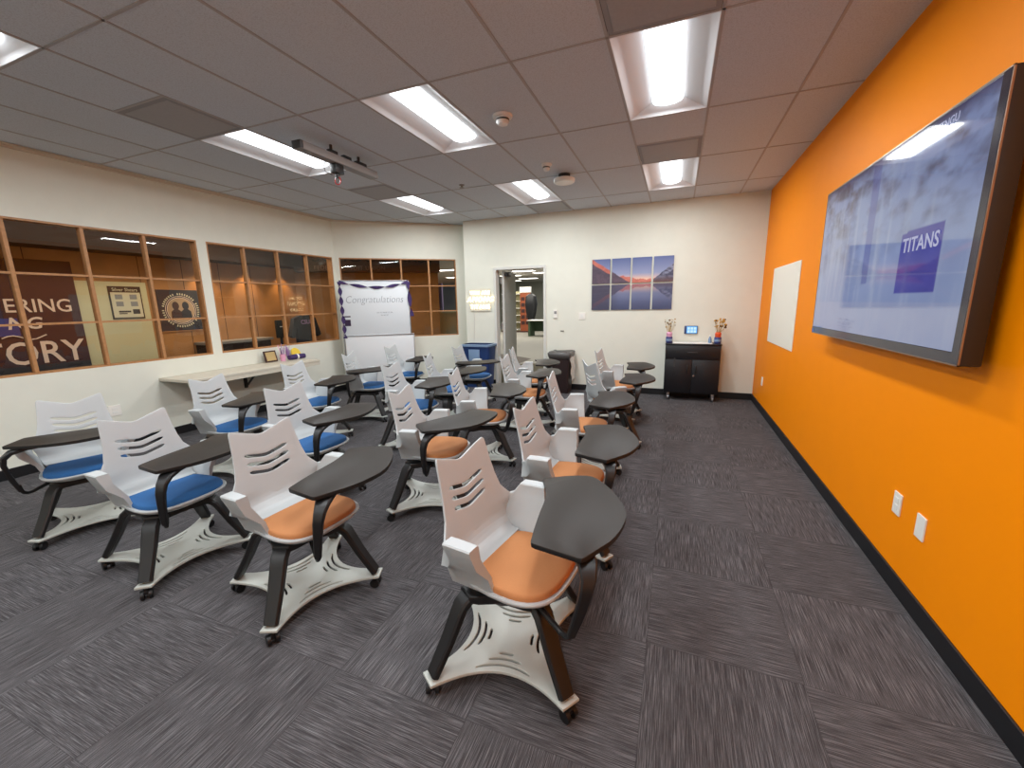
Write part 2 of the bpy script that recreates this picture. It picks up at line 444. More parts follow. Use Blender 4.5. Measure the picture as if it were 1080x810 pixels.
# window wall (local x runs along +y from the rear wall)
W1 = (-2.98, 0.868); W2 = (0.985, 3.125)
mb = MB(); wall_boxes(mb, 3.18-YR+0.06, [(W1[0]-YR, W1[1]-YR), (W2[0]-YR, W2[1]-YR)])
LROT = Matrix(((0,-1,0),(1,0,0),(0,0,1)))   # local x -> +y, local y -> -x
for v in mb.bm.verts: v.co = LROT @ v.co + Vector((XL, YR, 0))
struct(build(mb, 'wall_left', M['wall'], smooth=0))
mb = MB(); wall_boxes(mb, ALEN, [(0.075, 2.185)])
for v in mb.bm.verts: v.co = AROT @ v.co + A0
struct(build(mb, 'wall_corner', M['wall'], smooth=0))
# orange wall, back wall with the doorway, rear wall
mb = MB(); mb.box(XO, YR, 0, XO+0.12, YB+0.12, H+0.15); struct(build(mb, 'wall_right', M['orange'], smooth=0))
DX0, DX1, DZ = -0.225, 0.685, 2.145
mb = MB()
mb.box(-0.875, YB, 0, DX0-0.03, YB+0.12, H+0.15); mb.box(DX1+0.03, YB, 0, XO, YB+0.12, H+0.15); mb.box(DX0-0.03, YB, DZ+0.03, DX1+0.03, YB+0.12, H+0.15)
mb.box(-0.875, YB+0.12, 0, -0.755, 5.0, H+0.15)
struct(build(mb, 'wall_back', M['wall'], smooth=0))
mb = MB(); mb.box(XL-0.12, YR-0.12, 0, XO+0.12, YR, H+0.15); struct(build(mb, 'wall_rear', M['wall'], smooth=0))
# baseboards
mb = MB(); mb.box(XO-0.012, YR, 0, XO, YB, 0.1016, 0.003); struct(build(mb, 'baseboard_right', M['base'], smooth=0))
mb = MB(); mb.box(-0.875, YB-0.012, 0, DX0-0.06, YB, 0.1016, 0.003); mb.box(DX1+0.06, YB-0.012, 0, XO-0.012, YB, 0.1016, 0.003)
struct(build(mb, 'baseboard_back', M['base'], smooth=0))
mb = MB(); mb.box(XL, YR, 0, XL+0.012, 3.19, 0.1016, 0.003); struct(build(mb, 'baseboard_left', M['base'], smooth=0))
mb = MB(); mb.box(0, -0.012, 0, ALEN-0.05, 0, 0.1016, 0.003)
for v in mb.bm.verts: v.co = AROT @ v.co + A0
struct(build(mb, 'baseboard_corner', M['base'], smooth=0))
# wall angle along the ceiling
mb = MB(); mb.box(XL, YR, H-0.035, XL+0.022, 3.2, H-0.004); mb.box(XL, YR, H-0.012, XL+0.06, 3.16, H-0.004)
struct(build(mb, 'trim_1', mat('trim_paint', srgb(205, 194, 178), 0.7), smooth=0))
mb = MB(); mb.box(0, -0.022, H-0.03, ALEN-0.05, 0, H-0.004)
for v in mb.bm.verts: v.co = AROT @ v.co + A0
struct(build(mb, 'trim_2', bpy.data.materials['trim_paint'], smooth=0))

# ------------------------------------------------------------------ gridded wood windows
def window(name, a, b, mull, xf, fn):
    """a..b along the wall, mull = mullion positions, xf maps local (along, through, z)"""
    root = struct(empty(name, fn(a, 0, 0.945)))
    root['label'] = name
    def put(mb, nm, m, par):
        inv = root.matrix_world
        for v in mb.bm.verts: v.co = Vector(fn(v.co.x, v.co.y, v.co.z)) - root.location
        return build(mb, nm, m, par, smooth=0)
    del root['label']
    mb = MB(); z0, z1 = 0.945, 2.405; t = 0.018
    mb.box(a, 0.004, z0, b, 0.11, z0+t); mb.box(a, 0.004, z1-t, b, 0.11, z1)
    mb.box(a, 0.004, z0+t, a+t, 0.11, z1-t); mb.box(b-t, 0.004, z0+t, b, 0.11, z1-t)
    put(mb, 'window_frame', M['wood'], root)
    for m_ in mull:
        mb = MB(); mb.box(m_-0.016, 0.010, z0+t, m_+0.016, 0.075, z1-t, 0.004, seg=1); put(mb, 'mullion', M['wood'], root)
    for z in (1.425, 1.905):
        mb = MB(); mb.box(a+t, 0.016, z-0.010, b-t, 0.070, z+0.010); put(mb, 'glazing_bar', M['wood'], root)
    mb = MB(); mb.quad((a+t, 0.052, z0+t), (b-t, 0.052, z0+t), (b-t, 0.052, z1-t), (a+t, 0.052, z1-t)); put(mb, 'glass_pane', M['glass'], root)
    return root
fL = lambda u, w, z: (XL-w, u, z)
window('window_1', W1[0], W1[1], [-2.43,-1.885,-1.34,-0.79,-0.237,0.307], None, fL)
window('window_2', W2[0], W2[1], [1.502, 2.040, 2.587], None, fL)
fA = lambda u, w, z: tuple(apt(u, -w, z))
window('window_3', 0.075, 2.185, [0.612, 1.148, 1.662], None, fA)

# ------------------------------------------------------------------ door and frame
root = struct(empty('door_1', (DX0, YB, 0)))
mb = MB()
for x0, x1 in ((DX0-0.05, DX0), (DX1, DX1+0.05)):
    mb.box(x0-DX0, -0.02, 0, x1-DX0, 0.13, DZ, 0.004, seg=1)
mb.box(-0.05, -0.02, DZ, DX1-DX0+0.05, 0.13, DZ+0.05, 0.004, seg=1)
build(mb, 'door_frame', M['frame'], root, smooth=0)
# leaf swung outwards on its left hinges
leafR = Matrix.Rotation(radians(97), 3, 'Z')
mb = MB(); mb.box(0, -0.045, 0.01, 0.89, 0, DZ-0.005, 0.003, seg=1)
leaf = build(mb, 'door_leaf', M['doorpaint'], root, smooth=0, loc=(0.055, 0.13, 0), rot=(0,0,radians(97)))
mb = MB(); mb.tube((0.82,-0.045,1.0),(0.82,-0.095,1.0),0.012); mb.tube((0.82,-0.09,1.0),(0.71,-0.09,1.0),0.010); mb.lathe([(0.026,0),(0.026,0.008)], (0,0,0)); 
build(mb, 'door_handle', M['chrome'], leaf)
mb = MB(); mb.box(0.02,-0.105,DZ-0.10,0.28,-0.047,DZ-0.035,0.008); mb.bar([(0.16,-0.08,DZ-0.03),(0.02,-0.19,DZ-0.02)],[(0.02,0.01)]*2,(0,0,1)); build(mb, 'door_closer', M['darkgrey'], leaf)
for z in (0.25, 1.07, 1.9):
    mb = MB(); mb.tube((0.035,0.135,z),(0.035,0.135,z+0.11),0.012); build(mb, 'hinge', M['alu'], root)

# ------------------------------------------------------------------ ceiling lights, vents
def troffer_mesh():
    a, b = T/2-0.013, T-0.013            # half sizes of the opening
    rim = MB()
    rim.loft([[(-a-0.012,-b-0.012,-0.002),(a+0.012,-b-0.012,-0.002),(a+0.012,b+0.012,-0.002),(-a-0.012,b+0.012,-0.002)],
              [(-a,-b,-0.004),(a,-b,-0.004),(a,b,-0.004),(-a,b,-0.004)],
              [(-0.125,-b+0.075,0.075),(0.125,-b+0.075,0.075),(0.125,b-0.075,0.075),(-0.125,b-0.075,0.075)]], cap0=False, cap1=False)
    rim.loft([[(-a-0.012,-b-0.012,-0.002),(a+0.012,-b-0.012,-0.002),(a+0.012,b+0.012,-0.002),(-a-0.012,b+0.012,-0.002)],
              [(-a-0.012,-b-0.012,0.1),(a+0.012,-b-0.012,0.1),(a+0.012,b+0.012,0.1),(-a-0.012,b+0.012,0.1)]], cap0=False, cap1=True)
    ln = MB(); rings = []
    for y, s in ((-b+0.035, 0.0), (-b+0.075, 0.75), (-b+0.11, 1.0), (b-0.11, 1.0), (b-0.075, 0.75), (b-0.035, 0.0)):
        w = 0.118; hgt = 0.052*s
        yy = y
        rings.append([(-w, yy, 0.074), (-w*0.86, yy, 0.074-hgt*0.55), (-w*0.45, yy, 0.074-hgt*0.92), (0, yy, 0.074-hgt), (w*0.45, yy, 0.074-hgt*0.92), (w*0.86, yy, 0.074-hgt*0.55), (w, yy, 0.074)])
    ln.loft(rings[1:5], closed=False, cap0=True, cap1=True)
    return rim.mesh('housing', M['troffer'], 0), ln.mesh('lens', M['lens'], 50)
rim_me, lens_me = troffer_mesh()
TL = {(4,0):'large bright recessed troffer nearest the television', (1,0):'recessed troffer in the middle row of lights, nearer the camera',
      (-2,0):'recessed troffer partly hidden behind the projector arm', (4,2):'small far troffer in front of the orange wall corner',
      (1,2):'far troffer beside the round white access point', (-2,2):'far troffer above the handwritten whiteboard',
      (-2,-2):'troffer cut by the upper left edge of the photo'}
for c, r in TROFFERS:
    x, y = (c+0.5)*T, (r*2+1)*T
    t = empty('ceiling_light', (x, y, H))
    tag(t, TL.get((c,r), 'recessed troffer in the ceiling behind the camera'), 'ceiling light', 'recessed ceiling lights')
    link('housing', rim_me, t); link('lens', lens_me, t)
    l = bpy.data.lights.new('troffer_lamp', 'AREA'); l.shape = 'RECTANGLE'; l.size, l.size_y = 0.19, 0.96
    l.energy = 29.5; l.color = (0.92, 0.97, 1.0)
    lo = bpy.data.objects.new('troffer_lamp', l); COL.objects.link(lo); lo.parent = t; lo.location = (0, 0, 0.019)
def vent_mesh():
    a = T/2-0.012
    f = MB(); f.loft([[(-a,-a,-0.003),(a,-a,-0.003),(a,a,-0.003),(-a,a,-0.003)],[(-a+0.03,-a+0.03,-0.006),(a-0.03,-a+0.03,-0.006),(a-0.03,a-0.03,-0.006),(-a+0.03,a-0.03,-0.006)]], cap0=False, cap1=False)
    f.box(-a-0.01,-a-0.01,0.03,a+0.01,a+0.01,0.034)
    p = MB(); p.box(-a+0.03,-a+0.03,-0.008,a-0.03,a-0.03,0.0,0.003,seg=1)
    return f.mesh('vent_frame', M['ventdark'], 0), p.mesh('vent_panel', M['vent'], 0)
vf, vp = vent_mesh()
VLAB = {(-2,-1):'square grey ceiling vent beside the troffer over the shelf wall', (4,-1):'dark square ceiling vent at the top edge before the large troffer',
        (4,3):'square grey vent between the two right-hand troffers', (1,6):'square grey vent against the back wall above the door area', (-2,3):'square grey vent in front of the troffer above the whiteboard'}
for c, k in VENTS:
    t = empty('ceiling_vent', ((c+0.5)*T, (k+0.5)*T, H)); tag(t, VLAB[(c,k)], 'vent', 'square ceiling vents')
    link('vent_frame', vf, t); link('vent_panel', vp, t)

# smoke detectors, sprinkler, access point
def detector(x, y, r, label):
    t = empty('smoke_detector', (x, y, H)); tag(t, label, 'smoke detector')
    mb = MB(); mb.lathe([(r,0),(r,-0.012),(r*0.93,-0.02),(r*0.72,-0.022)]); build(mb, 'base_ring', M['speckle'], t)
    mb = MB(); mb.lathe([(r*0.66,-0.02),(r*0.64,-0.05),(r*0.5,-0.068),(r*0.2,-0.075)]); build(mb, 'sensor_dome', M['speckle'], t)
    mb = MB(); mb.lathe([(r*0.675,-0.03),(r*0.675,-0.042)]); build(mb, 'sensor_slot', M['darkgrey'], t)
detector(1.49, 0.68, 0.082, 'larger white ceiling smoke detector between the two big troffers')
detector(1.47, 1.98, 0.058, 'small white ceiling smoke detector next to the access point')
t = empty('access_point', (1.56, 2.42, H)); tag(t, 'white disc-shaped wireless access point hanging below the ceiling', 'access point')
mb = MB(); mb.lathe([(0.07,0),(0.07,-0.05)]); build(mb, 'mount', M['darkgrey'], t)
mb = MB(); mb.lathe([(0.10,-0.045),(0.125,-0.055),(0.125,-0.085),(0.11,-0.10),(0.02,-0.103)], n=28); build(mb, 'housing', M['plate'], t)
t = empty('ceiling_sprinkler', (0.243, 2.287, H)); tag(t, 'small grey sprinkler head on the ceiling left of the detectors', 'sprinkler')
mb = MB(); mb.lathe([(0.035,0),(0.03,-0.01),(0.012,-0.014),(0.012,-0.03),(0.03,-0.033),(0.03,-0.037)]); build(mb, 'sprinkler_head', M['grey'], t)

# ceiling projector arm
t = empty('projector_arm', (-0.24, 0.68, H)); tag(t, 'long grey projector arm under the ceiling with dangling cables', 'projector mount')
mb = MB(); mb.box(-0.05,-0.50,-0.155,0.05,0.50,-0.085,0.006); build(mb, 'arm_beam', M['grey'], t)
mb = MB(); mb.box(-0.051,-0.506,-0.152,0.051,-0.47,-0.088,0.004); build(mb, 'end_cap', M['darkgrey'], t)
for y0, y1 in ((-0.16,-0.06),(0.02,0.12),(0.2,0.34)):
    mb = MB(); mb.box(0.0,y0,-0.09,0.045,y1,-0.055,0.004); build(mb, 'bracket', M['black'], t)
mb = MB(); mb.tube((0,-0.1,-0.09),(0,-0.1,0),0.014); mb.tube((0,0.27,-0.09),(0,0.27,0),0.014); build(mb, 'ceiling_rod', M['darkgrey'], t)
mb = MB(); mb.box(-0.045,-0.09,-0.24,0.03,0.02,-0.15,0.008); mb.tube((-0.01,-0.035,-0.24),(-0.01,-0.035,-0.275),0.02); build(mb, 'swivel_joint', M['black'], t)
mb = MB(); mb.sweep([(-0.01+0.035*cos(a),-0.035,-0.30+0.035*sin(a)) for a in [i*pi/6 for i in range(13)]], 0.005, 6); build(mb, 'red_cable_loop', M['red'], t)
mb = MB(); mb.sweep([(-0.052,-0.12,-0.13),(-0.06,-0.15,-0.19),(-0.055,-0.14,-0.24),(-0.03,-0.08,-0.255)], 0.004, 6); mb.sweep([(-0.052,0.06,-0.15),(-0.05,0.08,-0.19),(-0.03,0.03,-0.215)], 0.004, 6); build(mb, 'cable', M['black'], t)

# ------------------------------------------------------------------ television on the orange wall
TVX, TY0, TY1, TZ0, TZ1 = 3.935, -0.64, 1.27, 1.262, 2.312
t = empty('television', (XO, 0.315, 1.78)); tag(t, 'large wall television showing a pale blue winter scene with a banner', 'television')
def rel(o_, root):
    o_.location = Vector(o_.location) - root.location; o_.parent = root; return o_
mb = MB(); mb.box(TVX, TY0, TZ0, TVX+0.07, TY1, TZ1, 0.006); rel(build(mb, 'cabinet', M['bezel']), t)
mb = MB(); 
for q in ((TY0,TZ0,TY1,TZ0+0.006),(TY0,TZ1-0.006,TY1,TZ1),(TY0,TZ0,TY0+0.006,TZ1),(TY1-0.006,TZ0,TY1,TZ1)):
    mb.box(TVX-0.002, q[0], q[1], TVX+0.004, q[2], q[3])
rel(build(mb, 'bezel', M['tvedge'], smooth=0), t)
mb = MB(); mb.box(TVX+0.07, -0.1, 1.45, XO, 0.7, 2.1); rel(build(mb, 'wall_mount', M['black'], smooth=0), t)
def tvpic(u, v):
    # u: 0 at the far (left in view) end
    col = mixc(srgb(112,128,196), srgb(168,186,228), 0.35+0.75*fbm(u*4, v*3))
    trees = fbm(u*16, v*15)
    if v > 0.35:
        k = max(0, (trees-0.40)*3.4)*(v-0.35)/0.65
        col = mixc(col, srgb(88,84,112), k*(1.5 if u < 0.3 else 0.9))
    streak = fbm(u*28+3, v*2.0)
    col = mixc(col, srgb(196,208,236), max(0, streak-0.52)*2.2*(1-abs(v-0.45)))
    if 0.44+0.02*(1-v) < u < 0.50 and v > 0.3: col = mixc(col, srgb(96,104,184), 0.6)
    if v < 0.2: col = mixc(col, srgb(186,192,226), 0.5*fbm(u*9, v*10)+0.2)
    if 0.69 < u < 0.885 and 0.24 < v < 0.535+0.05*(u-0.69):
        col = mixc(srgb(66,62,168), srgb(86,86,190), fbm(u*20, v*20))
    if v > 0.93: col = mixc(col, srgb(58,46,92), (v-0.93)*12)
    return col
EV = (0, -1, 0)
rel(painted('screen', (TVX-0.0015, TY1-0.012, TZ0+0.052), (0,-1,0), (0,0,1), TY1-TY0-0.06, TZ1-TZ0-0.064, 190, 110, tvpic, M['tvscreen']), t)
def tvtext(body, u, v, hgt, m, **k):
    w = TY1-TY0-0.06; h = TZ1-TZ0-0.064
    o_ = text(body, 'screen_text', m, None, (TVX-0.004, TY1-0.012-u*w, TZ0+0.052+v*h), (0,-1,0), (0,0,1), hgt, **k)
    return rel(o_, t)
M['tvwhite'] = emat('screen_letters', srgb(206,208,240), 0.7)
tvtext('TITANS', 0.705, 0.44, 0.066, M['tvwhite'], thick=0.0006, bold=0.02, xscale=1.0)
tvtext('by', 0.72, 0.94, 0.034, M['tvwhite'], thick=0.0006); tvtext('THTNGU', 0.765, 0.94, 0.034, M['tvwhite'], thick=0.0006)
mb = MB(); mb.box(TVX-0.003, TY0+0.004, TZ0+0.006, TVX-0.001, TY1-0.004, TZ0+0.05); rel(build(mb, 'lower_bezel', mat('tv_glass_black', srgb(50,46,56), 0.12), smooth=0), t)
mb = MB(); mb.box(TVX-0.003, TY0+0.006, TZ0+0.05, TVX-0.001, TY0+0.05, TZ1-0.006); rel(build(mb, 'side_bezel', bpy.data.materials['tv_glass_black'], smooth=0), t)
mb = MB(); mb.box(TVX-0.004, TY1-0.05, TZ0+0.012, TVX-0.0025, TY1-0.014, TZ0+0.036); rel(build(mb, 'blue_sticker', mat('sticker_blue', srgb(40,90,170), 0.4), smooth=0), t)

# white panel, outlets on orange wall
mb = MB(); mb.box(XO-0.008, 2.345, 0.985, XO, 3.625, 1.92, 0.002, seg=1)
tag(build(mb, 'wall_panel', mat('dry_erase_white', srgb(238,232,218), 0.45), smooth=0), 'plain white rectangular board on the orange wall beyond the television', 'whiteboard')
def plate(name, c, right, up, nrm, w, h, label, cat, slots='outlet'):
    t = empty(name, c); tag(t, label, cat)
    r, u, n = Vector(right), Vector(up), Vector(nrm); R = Matrix((r, n, u)).transposed()
    mb = MB(); mb.obox(n*0.004, (w, 0.008, h), R, 0.002); build(mb, 'cover_plate', M['plate'], t, smooth=0)
    if slots == 'outlet':
        for dz in (-0.02, 0.02):
            mb = MB(); mb.obox(n*0.0085+u*dz, (w*0.45, 0.003, 0.028), R, 0.001); build(mb, 'socket', M['white'], t, smooth=0)
    elif slots == 'switch':
        mb = MB(); mb.obox(n*0.0095, (w*0.42, 0.006, h*0.5), R, 0.001); build(mb, 'rocker', M['white'], t, smooth=0)
yv, zv = (0,1,0), (0,0,1)
plate('wall_outlet', (XO,-0.12,0.452), yv, zv, (-1,0,0), 0.075, 0.118, 'white outlet on the orange wall, farther of the near pair', 'outlet')
plate('wall_outlet', (XO,-0.352,0.44), yv, zv, (-1,0,0), 0.075, 0.118, 'blank white wall plate on the orange wall, closer to camera of the pair', 'outlet', None)
plate('wall_outlet', (XO,3.71,0.42), yv, zv, (-1,0,0), 0.075, 0.118, 'small white outlet on the orange wall beside the black cabinet', 'outlet')
plate('wall_outlet', (XL,-0.277,0.451), yv, zv, (1,0,0), 0.11, 0.118, 'white outlet plate on the window wall behind the blue-seat chair', 'outlet')
xv = (1,0,0)
plate('light_switch', (1.381,YB,1.305), xv, zv, (0,-1,0), 0.115, 0.118, 'white wall switch plate between the door and the lake pictures', 'light switch', 'switch')
t = empty('wall_controller', (0.905, YB, 1.348)); tag(t, 'small grey room controller on the wall right of the doorway', 'wall controller')
mb = MB(); mb.box(-0.036,-0.022,-0.075,0.036,0,0.075,0.004); build(mb, 'cover', M['plate'], t, smooth=0)
mb = MB(); mb.box(-0.02,-0.026,0.0,0.026,-0.021,0.045); build(mb, 'display', M['grey'], t, smooth=0)
t = empty('hanging_hook', (1.03, YB, 1.048)); tag(t, 'tiny dark hook on the back wall under the room controller', 'hook')
mb = MB(); mb.box(-0.03,-0.012,-0.006,0.03,0,0.006,0.002); mb.tube((0.02,-0.01,0),(0.02,-0.02,-0.015),0.004); build(mb, 'hook_bar', M['darkgrey'], t)

# ------------------------------------------------------------------ lake pictures on the back wall (eight panels)
AX0, AX1, AZ0, AZ1 = 1.543, 2.819, 1.406, 2.232
def lake(X, Z):
    u = (X-AX0)/(AX1-AX0); v = (Z-AZ0)/(AZ1-AZ0); hz = 0.515
    def scene_above(u, t):           # t: 0 horizon .. 1 top
        sky = mixc(srgb(250,196,160), srgb(150,158,190), min(1, t*2.6)); sky = mixc(sky, srgb(84,98,150), max(0, t-0.3)*1.4)
        sun = math.exp(-((u-0.62)**2/0.03+t*t/0.03)); sky = mixc(sky, srgb(255,214,170), sun)
        hl = max(0.0, 0.98-u*2.05)+0.05*fbm(u*14, 1)             # left mountain
        if u < 0.5 and t < hl:
            k = fbm(u*22, t*9)
            c = mixc(srgb(52,44,64), srgb(104,84,98), k)
            if t > max(hl-0.17, hl*0.72) and u < 0.24: c = mixc(srgb(166,84,76), srgb(214,122,100), k)
            return c
        hr = max(0.0, (u-0.74)*2.6)+0.08*fbm(u*18, 4) if u > 0.72 else 0
        hr = min(hr, 0.72)
        if t < hr:
            k = fbm(u*26, t*14)
            c = mixc(srgb(58,56,80), srgb(160,164,190), max(0,(k-0.3))*1.9*min(1, t*2.2))
            return mixc(srgb(112,78,70), c, min(1, t*3+0.2))
        hm = 0.10+0.10*fbm(u*16, 7) + (0.16*max(0, 1-abs(u-0.4)*6))
        if t < hm: return mixc(srgb(176,92,76), srgb(216,132,116), fbm(u*30, t*20))
        return sky
    if v >= hz: return scene_above(u, (v-hz)/(1-hz))
    t = (hz-v)/hz
    c = scene_above(u, min(1, t*1.02)); c = mixc(c, srgb(76,82,116), 0.40+0.42*t)
    if u < 0.36: c = mixc(c, srgb(60,54,70), min(0.65, (0.36-u)*4))
    c = mixc(c, srgb(40,42,62), max(0, t-0.55)*0.9)
    return mixc(c, srgb(150,160,190), 0.18*max(0, fbm(u*5, t*40)-0.5))
ordl = ['first', 'second', 'third', 'fourth']
aw = (AX1-AX0-3*0.029)/4
for row, (z0, z1) in enumerate(((1.838, AZ1), (AZ0, 1.815))):
    for k in range(4):
        x0 = AX0+k*(aw+0.029)
        t = empty('picture_panel', (x0, YB, z0))
        tag(t, 'mountain lake picture panel, %s row, %s from the door side' % ('upper' if row == 0 else 'lower', ordl[k]), 'picture', 'mountain lake picture panels')
        mb = MB(); mb.box(0, -0.018, 0, aw, 0, z1-z0, 0.001, seg=1); build(mb, 'panel_board', mat('panel_side', srgb(70,66,80), 0.6) if row==0 and k==0 else bpy.data.materials['panel_side'], t, smooth=0)
        nx, ny = 36, 44
        painted('print', (0,-0.0188,0), (1,0,0), (0,0,1), aw, z1-z0, nx, ny, lambda u, v, x0=x0, z0=z0, z1=z1: lake(x0+u*aw, z0+v*(z1-z0)), M['art'], t)

# ------------------------------------------------------------------ black cabinet and what stands on it
CX0, CX1, CY0, CY1 = 2.768, 3.548, 4.03, 4.37
t = empty('storage_cabinet', ((CX0+CX1)/2, (CY0+CY1)/2, 0)); tag(t, 'black rolling cabinet with a drawer and two doors against the back wall', 'cabinet')
w, d = (CX1-CX0)/2, (CY1-CY0)/2
mb = MB(); mb.box(-w, -d+0.02, 0.115, w, d, 0.885, 0.006); build(mb, 'carcass', M['cab'], t)
mb = MB(); mb.box(-w-0.006, -d-0.006, 0.87, w+0.006, d, 0.888, 0.004); build(mb, 'worktop', M['cab'], t)
mb = MB(); mb.box(-w+0.10, -d+0.035, 0.888, w-0.12, d-0.005, 0.8925, 0.001); build(mb, 'white_mat', M['white'], t)
mb = MB(); mb.box(-w+0.008, -d, 0.655, w-0.008, -d+0.022, 0.86, 0.004); dr = build(mb, 'drawer', M['cab'], t)
mb = MB(); mb.box(-0.07, -d-0.018, 0.752, 0.07, -d, 0.764, 0.003); build(mb, 'handle', M['darkgrey'], dr)
for sx in (-1, 1):
    mb = MB(); a0, a1 = (-w+0.008, -0.003) if sx < 0 else (0.003, w-0.008)
    mb.box(a0, -d, 0.125, a1, -d+0.022, 0.645, 0.004); dd = build(mb, 'door', M['cab'], t)
    mb = MB(); mb.box(sx*0.06-0.012, -d-0.016, 0.44, sx*0.06+0.012, -d, 0.56, 0.004); build(mb, 'handle', M['black'], dd)
mb = MB(); mb.box(-0.012+0.03, -d-0.012, 0.385, 0.012+0.03, -d, 0.41, 0.003); build(mb, 'lock', M['chrome'], t)
mb = MB(); mb.box(-w+0.13, -d-0.004, 0.53, -w+0.155, -d-0.001, 0.675); build(mb, 'tag_strip', M['darkgrey'], t)
for sx in (-1, 1):
    for sy in (-1, 1):
        mb = MB(); mb.tube((sx*(w-0.07)-0.012, sy*(d-0.06), 0.04), (sx*(w-0.07)+0.012, sy*(d-0.06), 0.04), 0.04, n=16); mb.box(sx*(w-0.07)-0.02, sy*(d-0.06)-0.02, 0.05, sx*(w-0.07)+0.02, sy*(d-0.06)+0.02, 0.115, 0.004)
        build(mb, 'caster', M['alu'], t)
def bouquet(x, y, z, potm, collar, stems, heads, label, seed, spread, headcols):
    rnd = random.Random(seed)
    t = empty('dried_flower_vase', (x, y, z)); tag(t, label, 'vase')
    mb = MB(); mb.lathe([(0.042,0),(0.05,0.01),(0.05,0.085),(0.046,0.095),(0.036,0.095),(0.036,0.03)], n=16); build(mb, 'pot', potm, t)
    mb = MB(); mb.lathe([(0.052,0.03),(0.0525,0.033),(0.0525,0.06),(0.052,0.063)], n=16); build(mb, 'pot_band', M['bluelight'], t)
    mb = MB(); mb.lathe([(0.03,0.06),(0.040,0.10),(0.045,0.15),(0.03,0.17),(0.012,0.16)], n=10); build(mb, 'wrap', collar, t)
    ends = []
    mb = MB()
    for i in range(stems):
        a = rnd.uniform(0, 2*pi); rr = spread*sqrt(rnd.random()); hz = rnd.uniform(0.24, 0.37)
        e = (rr*cos(a), rr*sin(a)*0.7, hz); ends.append(e)
        mb.sweep([(0.008*cos(a),0.008*sin(a),0.04),(e[0]*0.3,e[1]*0.3,0.17),(e[0]*0.7,e[1]*0.7,hz*0.75),e], [0.0022,0.002,0.0018,0.001], 5)
    o_ = build(mb, 'stems', M['straw'], t)
    hb = [MB() for _ in headcols]
    for i, e in enumerate(ends):
        q = hb[i % len(headcols)]
        r = rnd.uniform(0.007, heads)
        q.lathe([(0.001,-r),(r*0.8,-r*0.6),(r,0),(r*0.7,r*0.7),(0.001,r)], e, n=8)
    for q, m in zip(hb, headcols): build(q, 'flower_heads', m, t)
bouquet(2.812, 4.19, 0.888, M['navy'], M['pink'], 22, 0.012, 'vase of thin dried stems at the door-side end of the cabinet', 3, 0.085, [M['darkflower'], M['straw']])
bouquet(3.502, 4.19, 0.888, M['navy'], M['redorange'], 30, 0.02, 'vase of golden dried flowers at the orange-wall end of the cabinet', 5, 0.10, [M['straw2'], M['darkflower'], M['straw2']])
t = empty('small_bottle', (3.395, 4.19, 0.888)); tag(t, 'small pale blue bottle left of the golden flower vase', 'bottle')
mb = MB(); mb.lathe([(0.022,0),(0.024,0.01),(0.024,0.07),(0.012,0.09),(0.012,0.105)], n=14); build(mb, 'bottle_body', M['bluelight'], t)
mb = MB(); mb.lathe([(0.014,0.105),(0.014,0.122)], n=12); build(mb, 'cap', M['white'], t)
t = empty('touch_panel', (3.125, YB, 1.08)); tag(t, 'small glowing blue touch panel on the wall above the black cabinet', 'touch panel')
mb = MB(); mb.box(-0.098,-0.03,-0.063,0.098,0,0.063,0.008); build(mb, 'panel_case', mat('panel_navy', srgb(60,76,120), 0.3), t)
mb = MB(); mb.quad((-0.062,-0.0305,-0.053),(0.088,-0.0305,-0.053),(0.088,-0.0305,0.053),(-0.062,-0.0305,0.053)); build(mb, 'screen', M['screenblue'], t, smooth=0)
mb = MB()
for i in range(3):
    for j in range(2):
        mb.quad((-0.05+i*0.045,-0.0312,-0.043+j*0.047),(-0.015+i*0.045,-0.0312,-0.043+j*0.047),(-0.015+i*0.045,-0.0312,-0.006+j*0.047),(-0.05+i*0.045,-0.0312,-0.006+j*0.047))
build(mb, 'screen_tiles', M['screenwhite'], t, smooth=0)
mb = MB(); mb.box(-0.04,-0.004,-0.04,0.04,0,0.04); build(mb, 'wall_mount', M['darkgrey'], t, smooth=0)

# ------------------------------------------------------------------ bins by the door
t = empty('waste_bin', (1.08, 4.155, 0)); tag(t, 'dark brown waste bin with a bunched bag, right of the doorway', 'waste bin')
mb = MB()
def rrect(hx, hy, r, n=4):
    P = []
    for cx, cy, a0 in ((hx-r,hy-r,0),(-hx+r,hy-r,pi/2),(-hx+r,-hy+r,pi),(hx-r,-hy+r,3*pi/2)):
        for i in range(n+1): P.append((cx+r*cos(a0+i*pi/2/n), cy+r*sin(a0+i*pi/2/n)))
    return P
def rr3(hx, hy, r, z): return [(x,y,z) for x,y in rrect(hx,hy,r)]
mb.loft([rr3(0.15,0.15,0.03,0.0),rr3(0.175,0.175,0.03,0.655),rr3(0.165,0.165,0.03,0.655),rr3(0.145,0.145,0.03,0.05)]); build(mb, 'bin_body', M['bin'], t)
mb = MB(); mb.loft([rr3(0.178,0.178,0.03,0.60),rr3(0.20,0.195,0.05,0.645),rr3(0.205,0.20,0.05,0.695),rr3(0.185,0.18,0.05,0.715),rr3(0.13,0.12,0.04,0.70),rr3(0.06,0.06,0.03,0.66)])
for v in mb.bm.verts: v.co.z += 0.014*(hashn(v.co.x*31, v.co.y*17)-0.5); v.co.x += 0.012*(hashn(v.co.y*23, v.co.z*7)-0.5)
build(mb, 'bin_liner', M['baggrey'], t, smooth=70)
mb = MB(); rings = []
for i in range(9):
    z = 0.69-0.46*i/8
    rings.append([(0.185+0.018*i/8+0.014*sin(i*1.7+k*1.3), 0.16-0.27*k/6, z+0.02*sin(k*2.1)) for k in range(7)])
mb.loft(rings, closed=False, cap0=False, cap1=False)
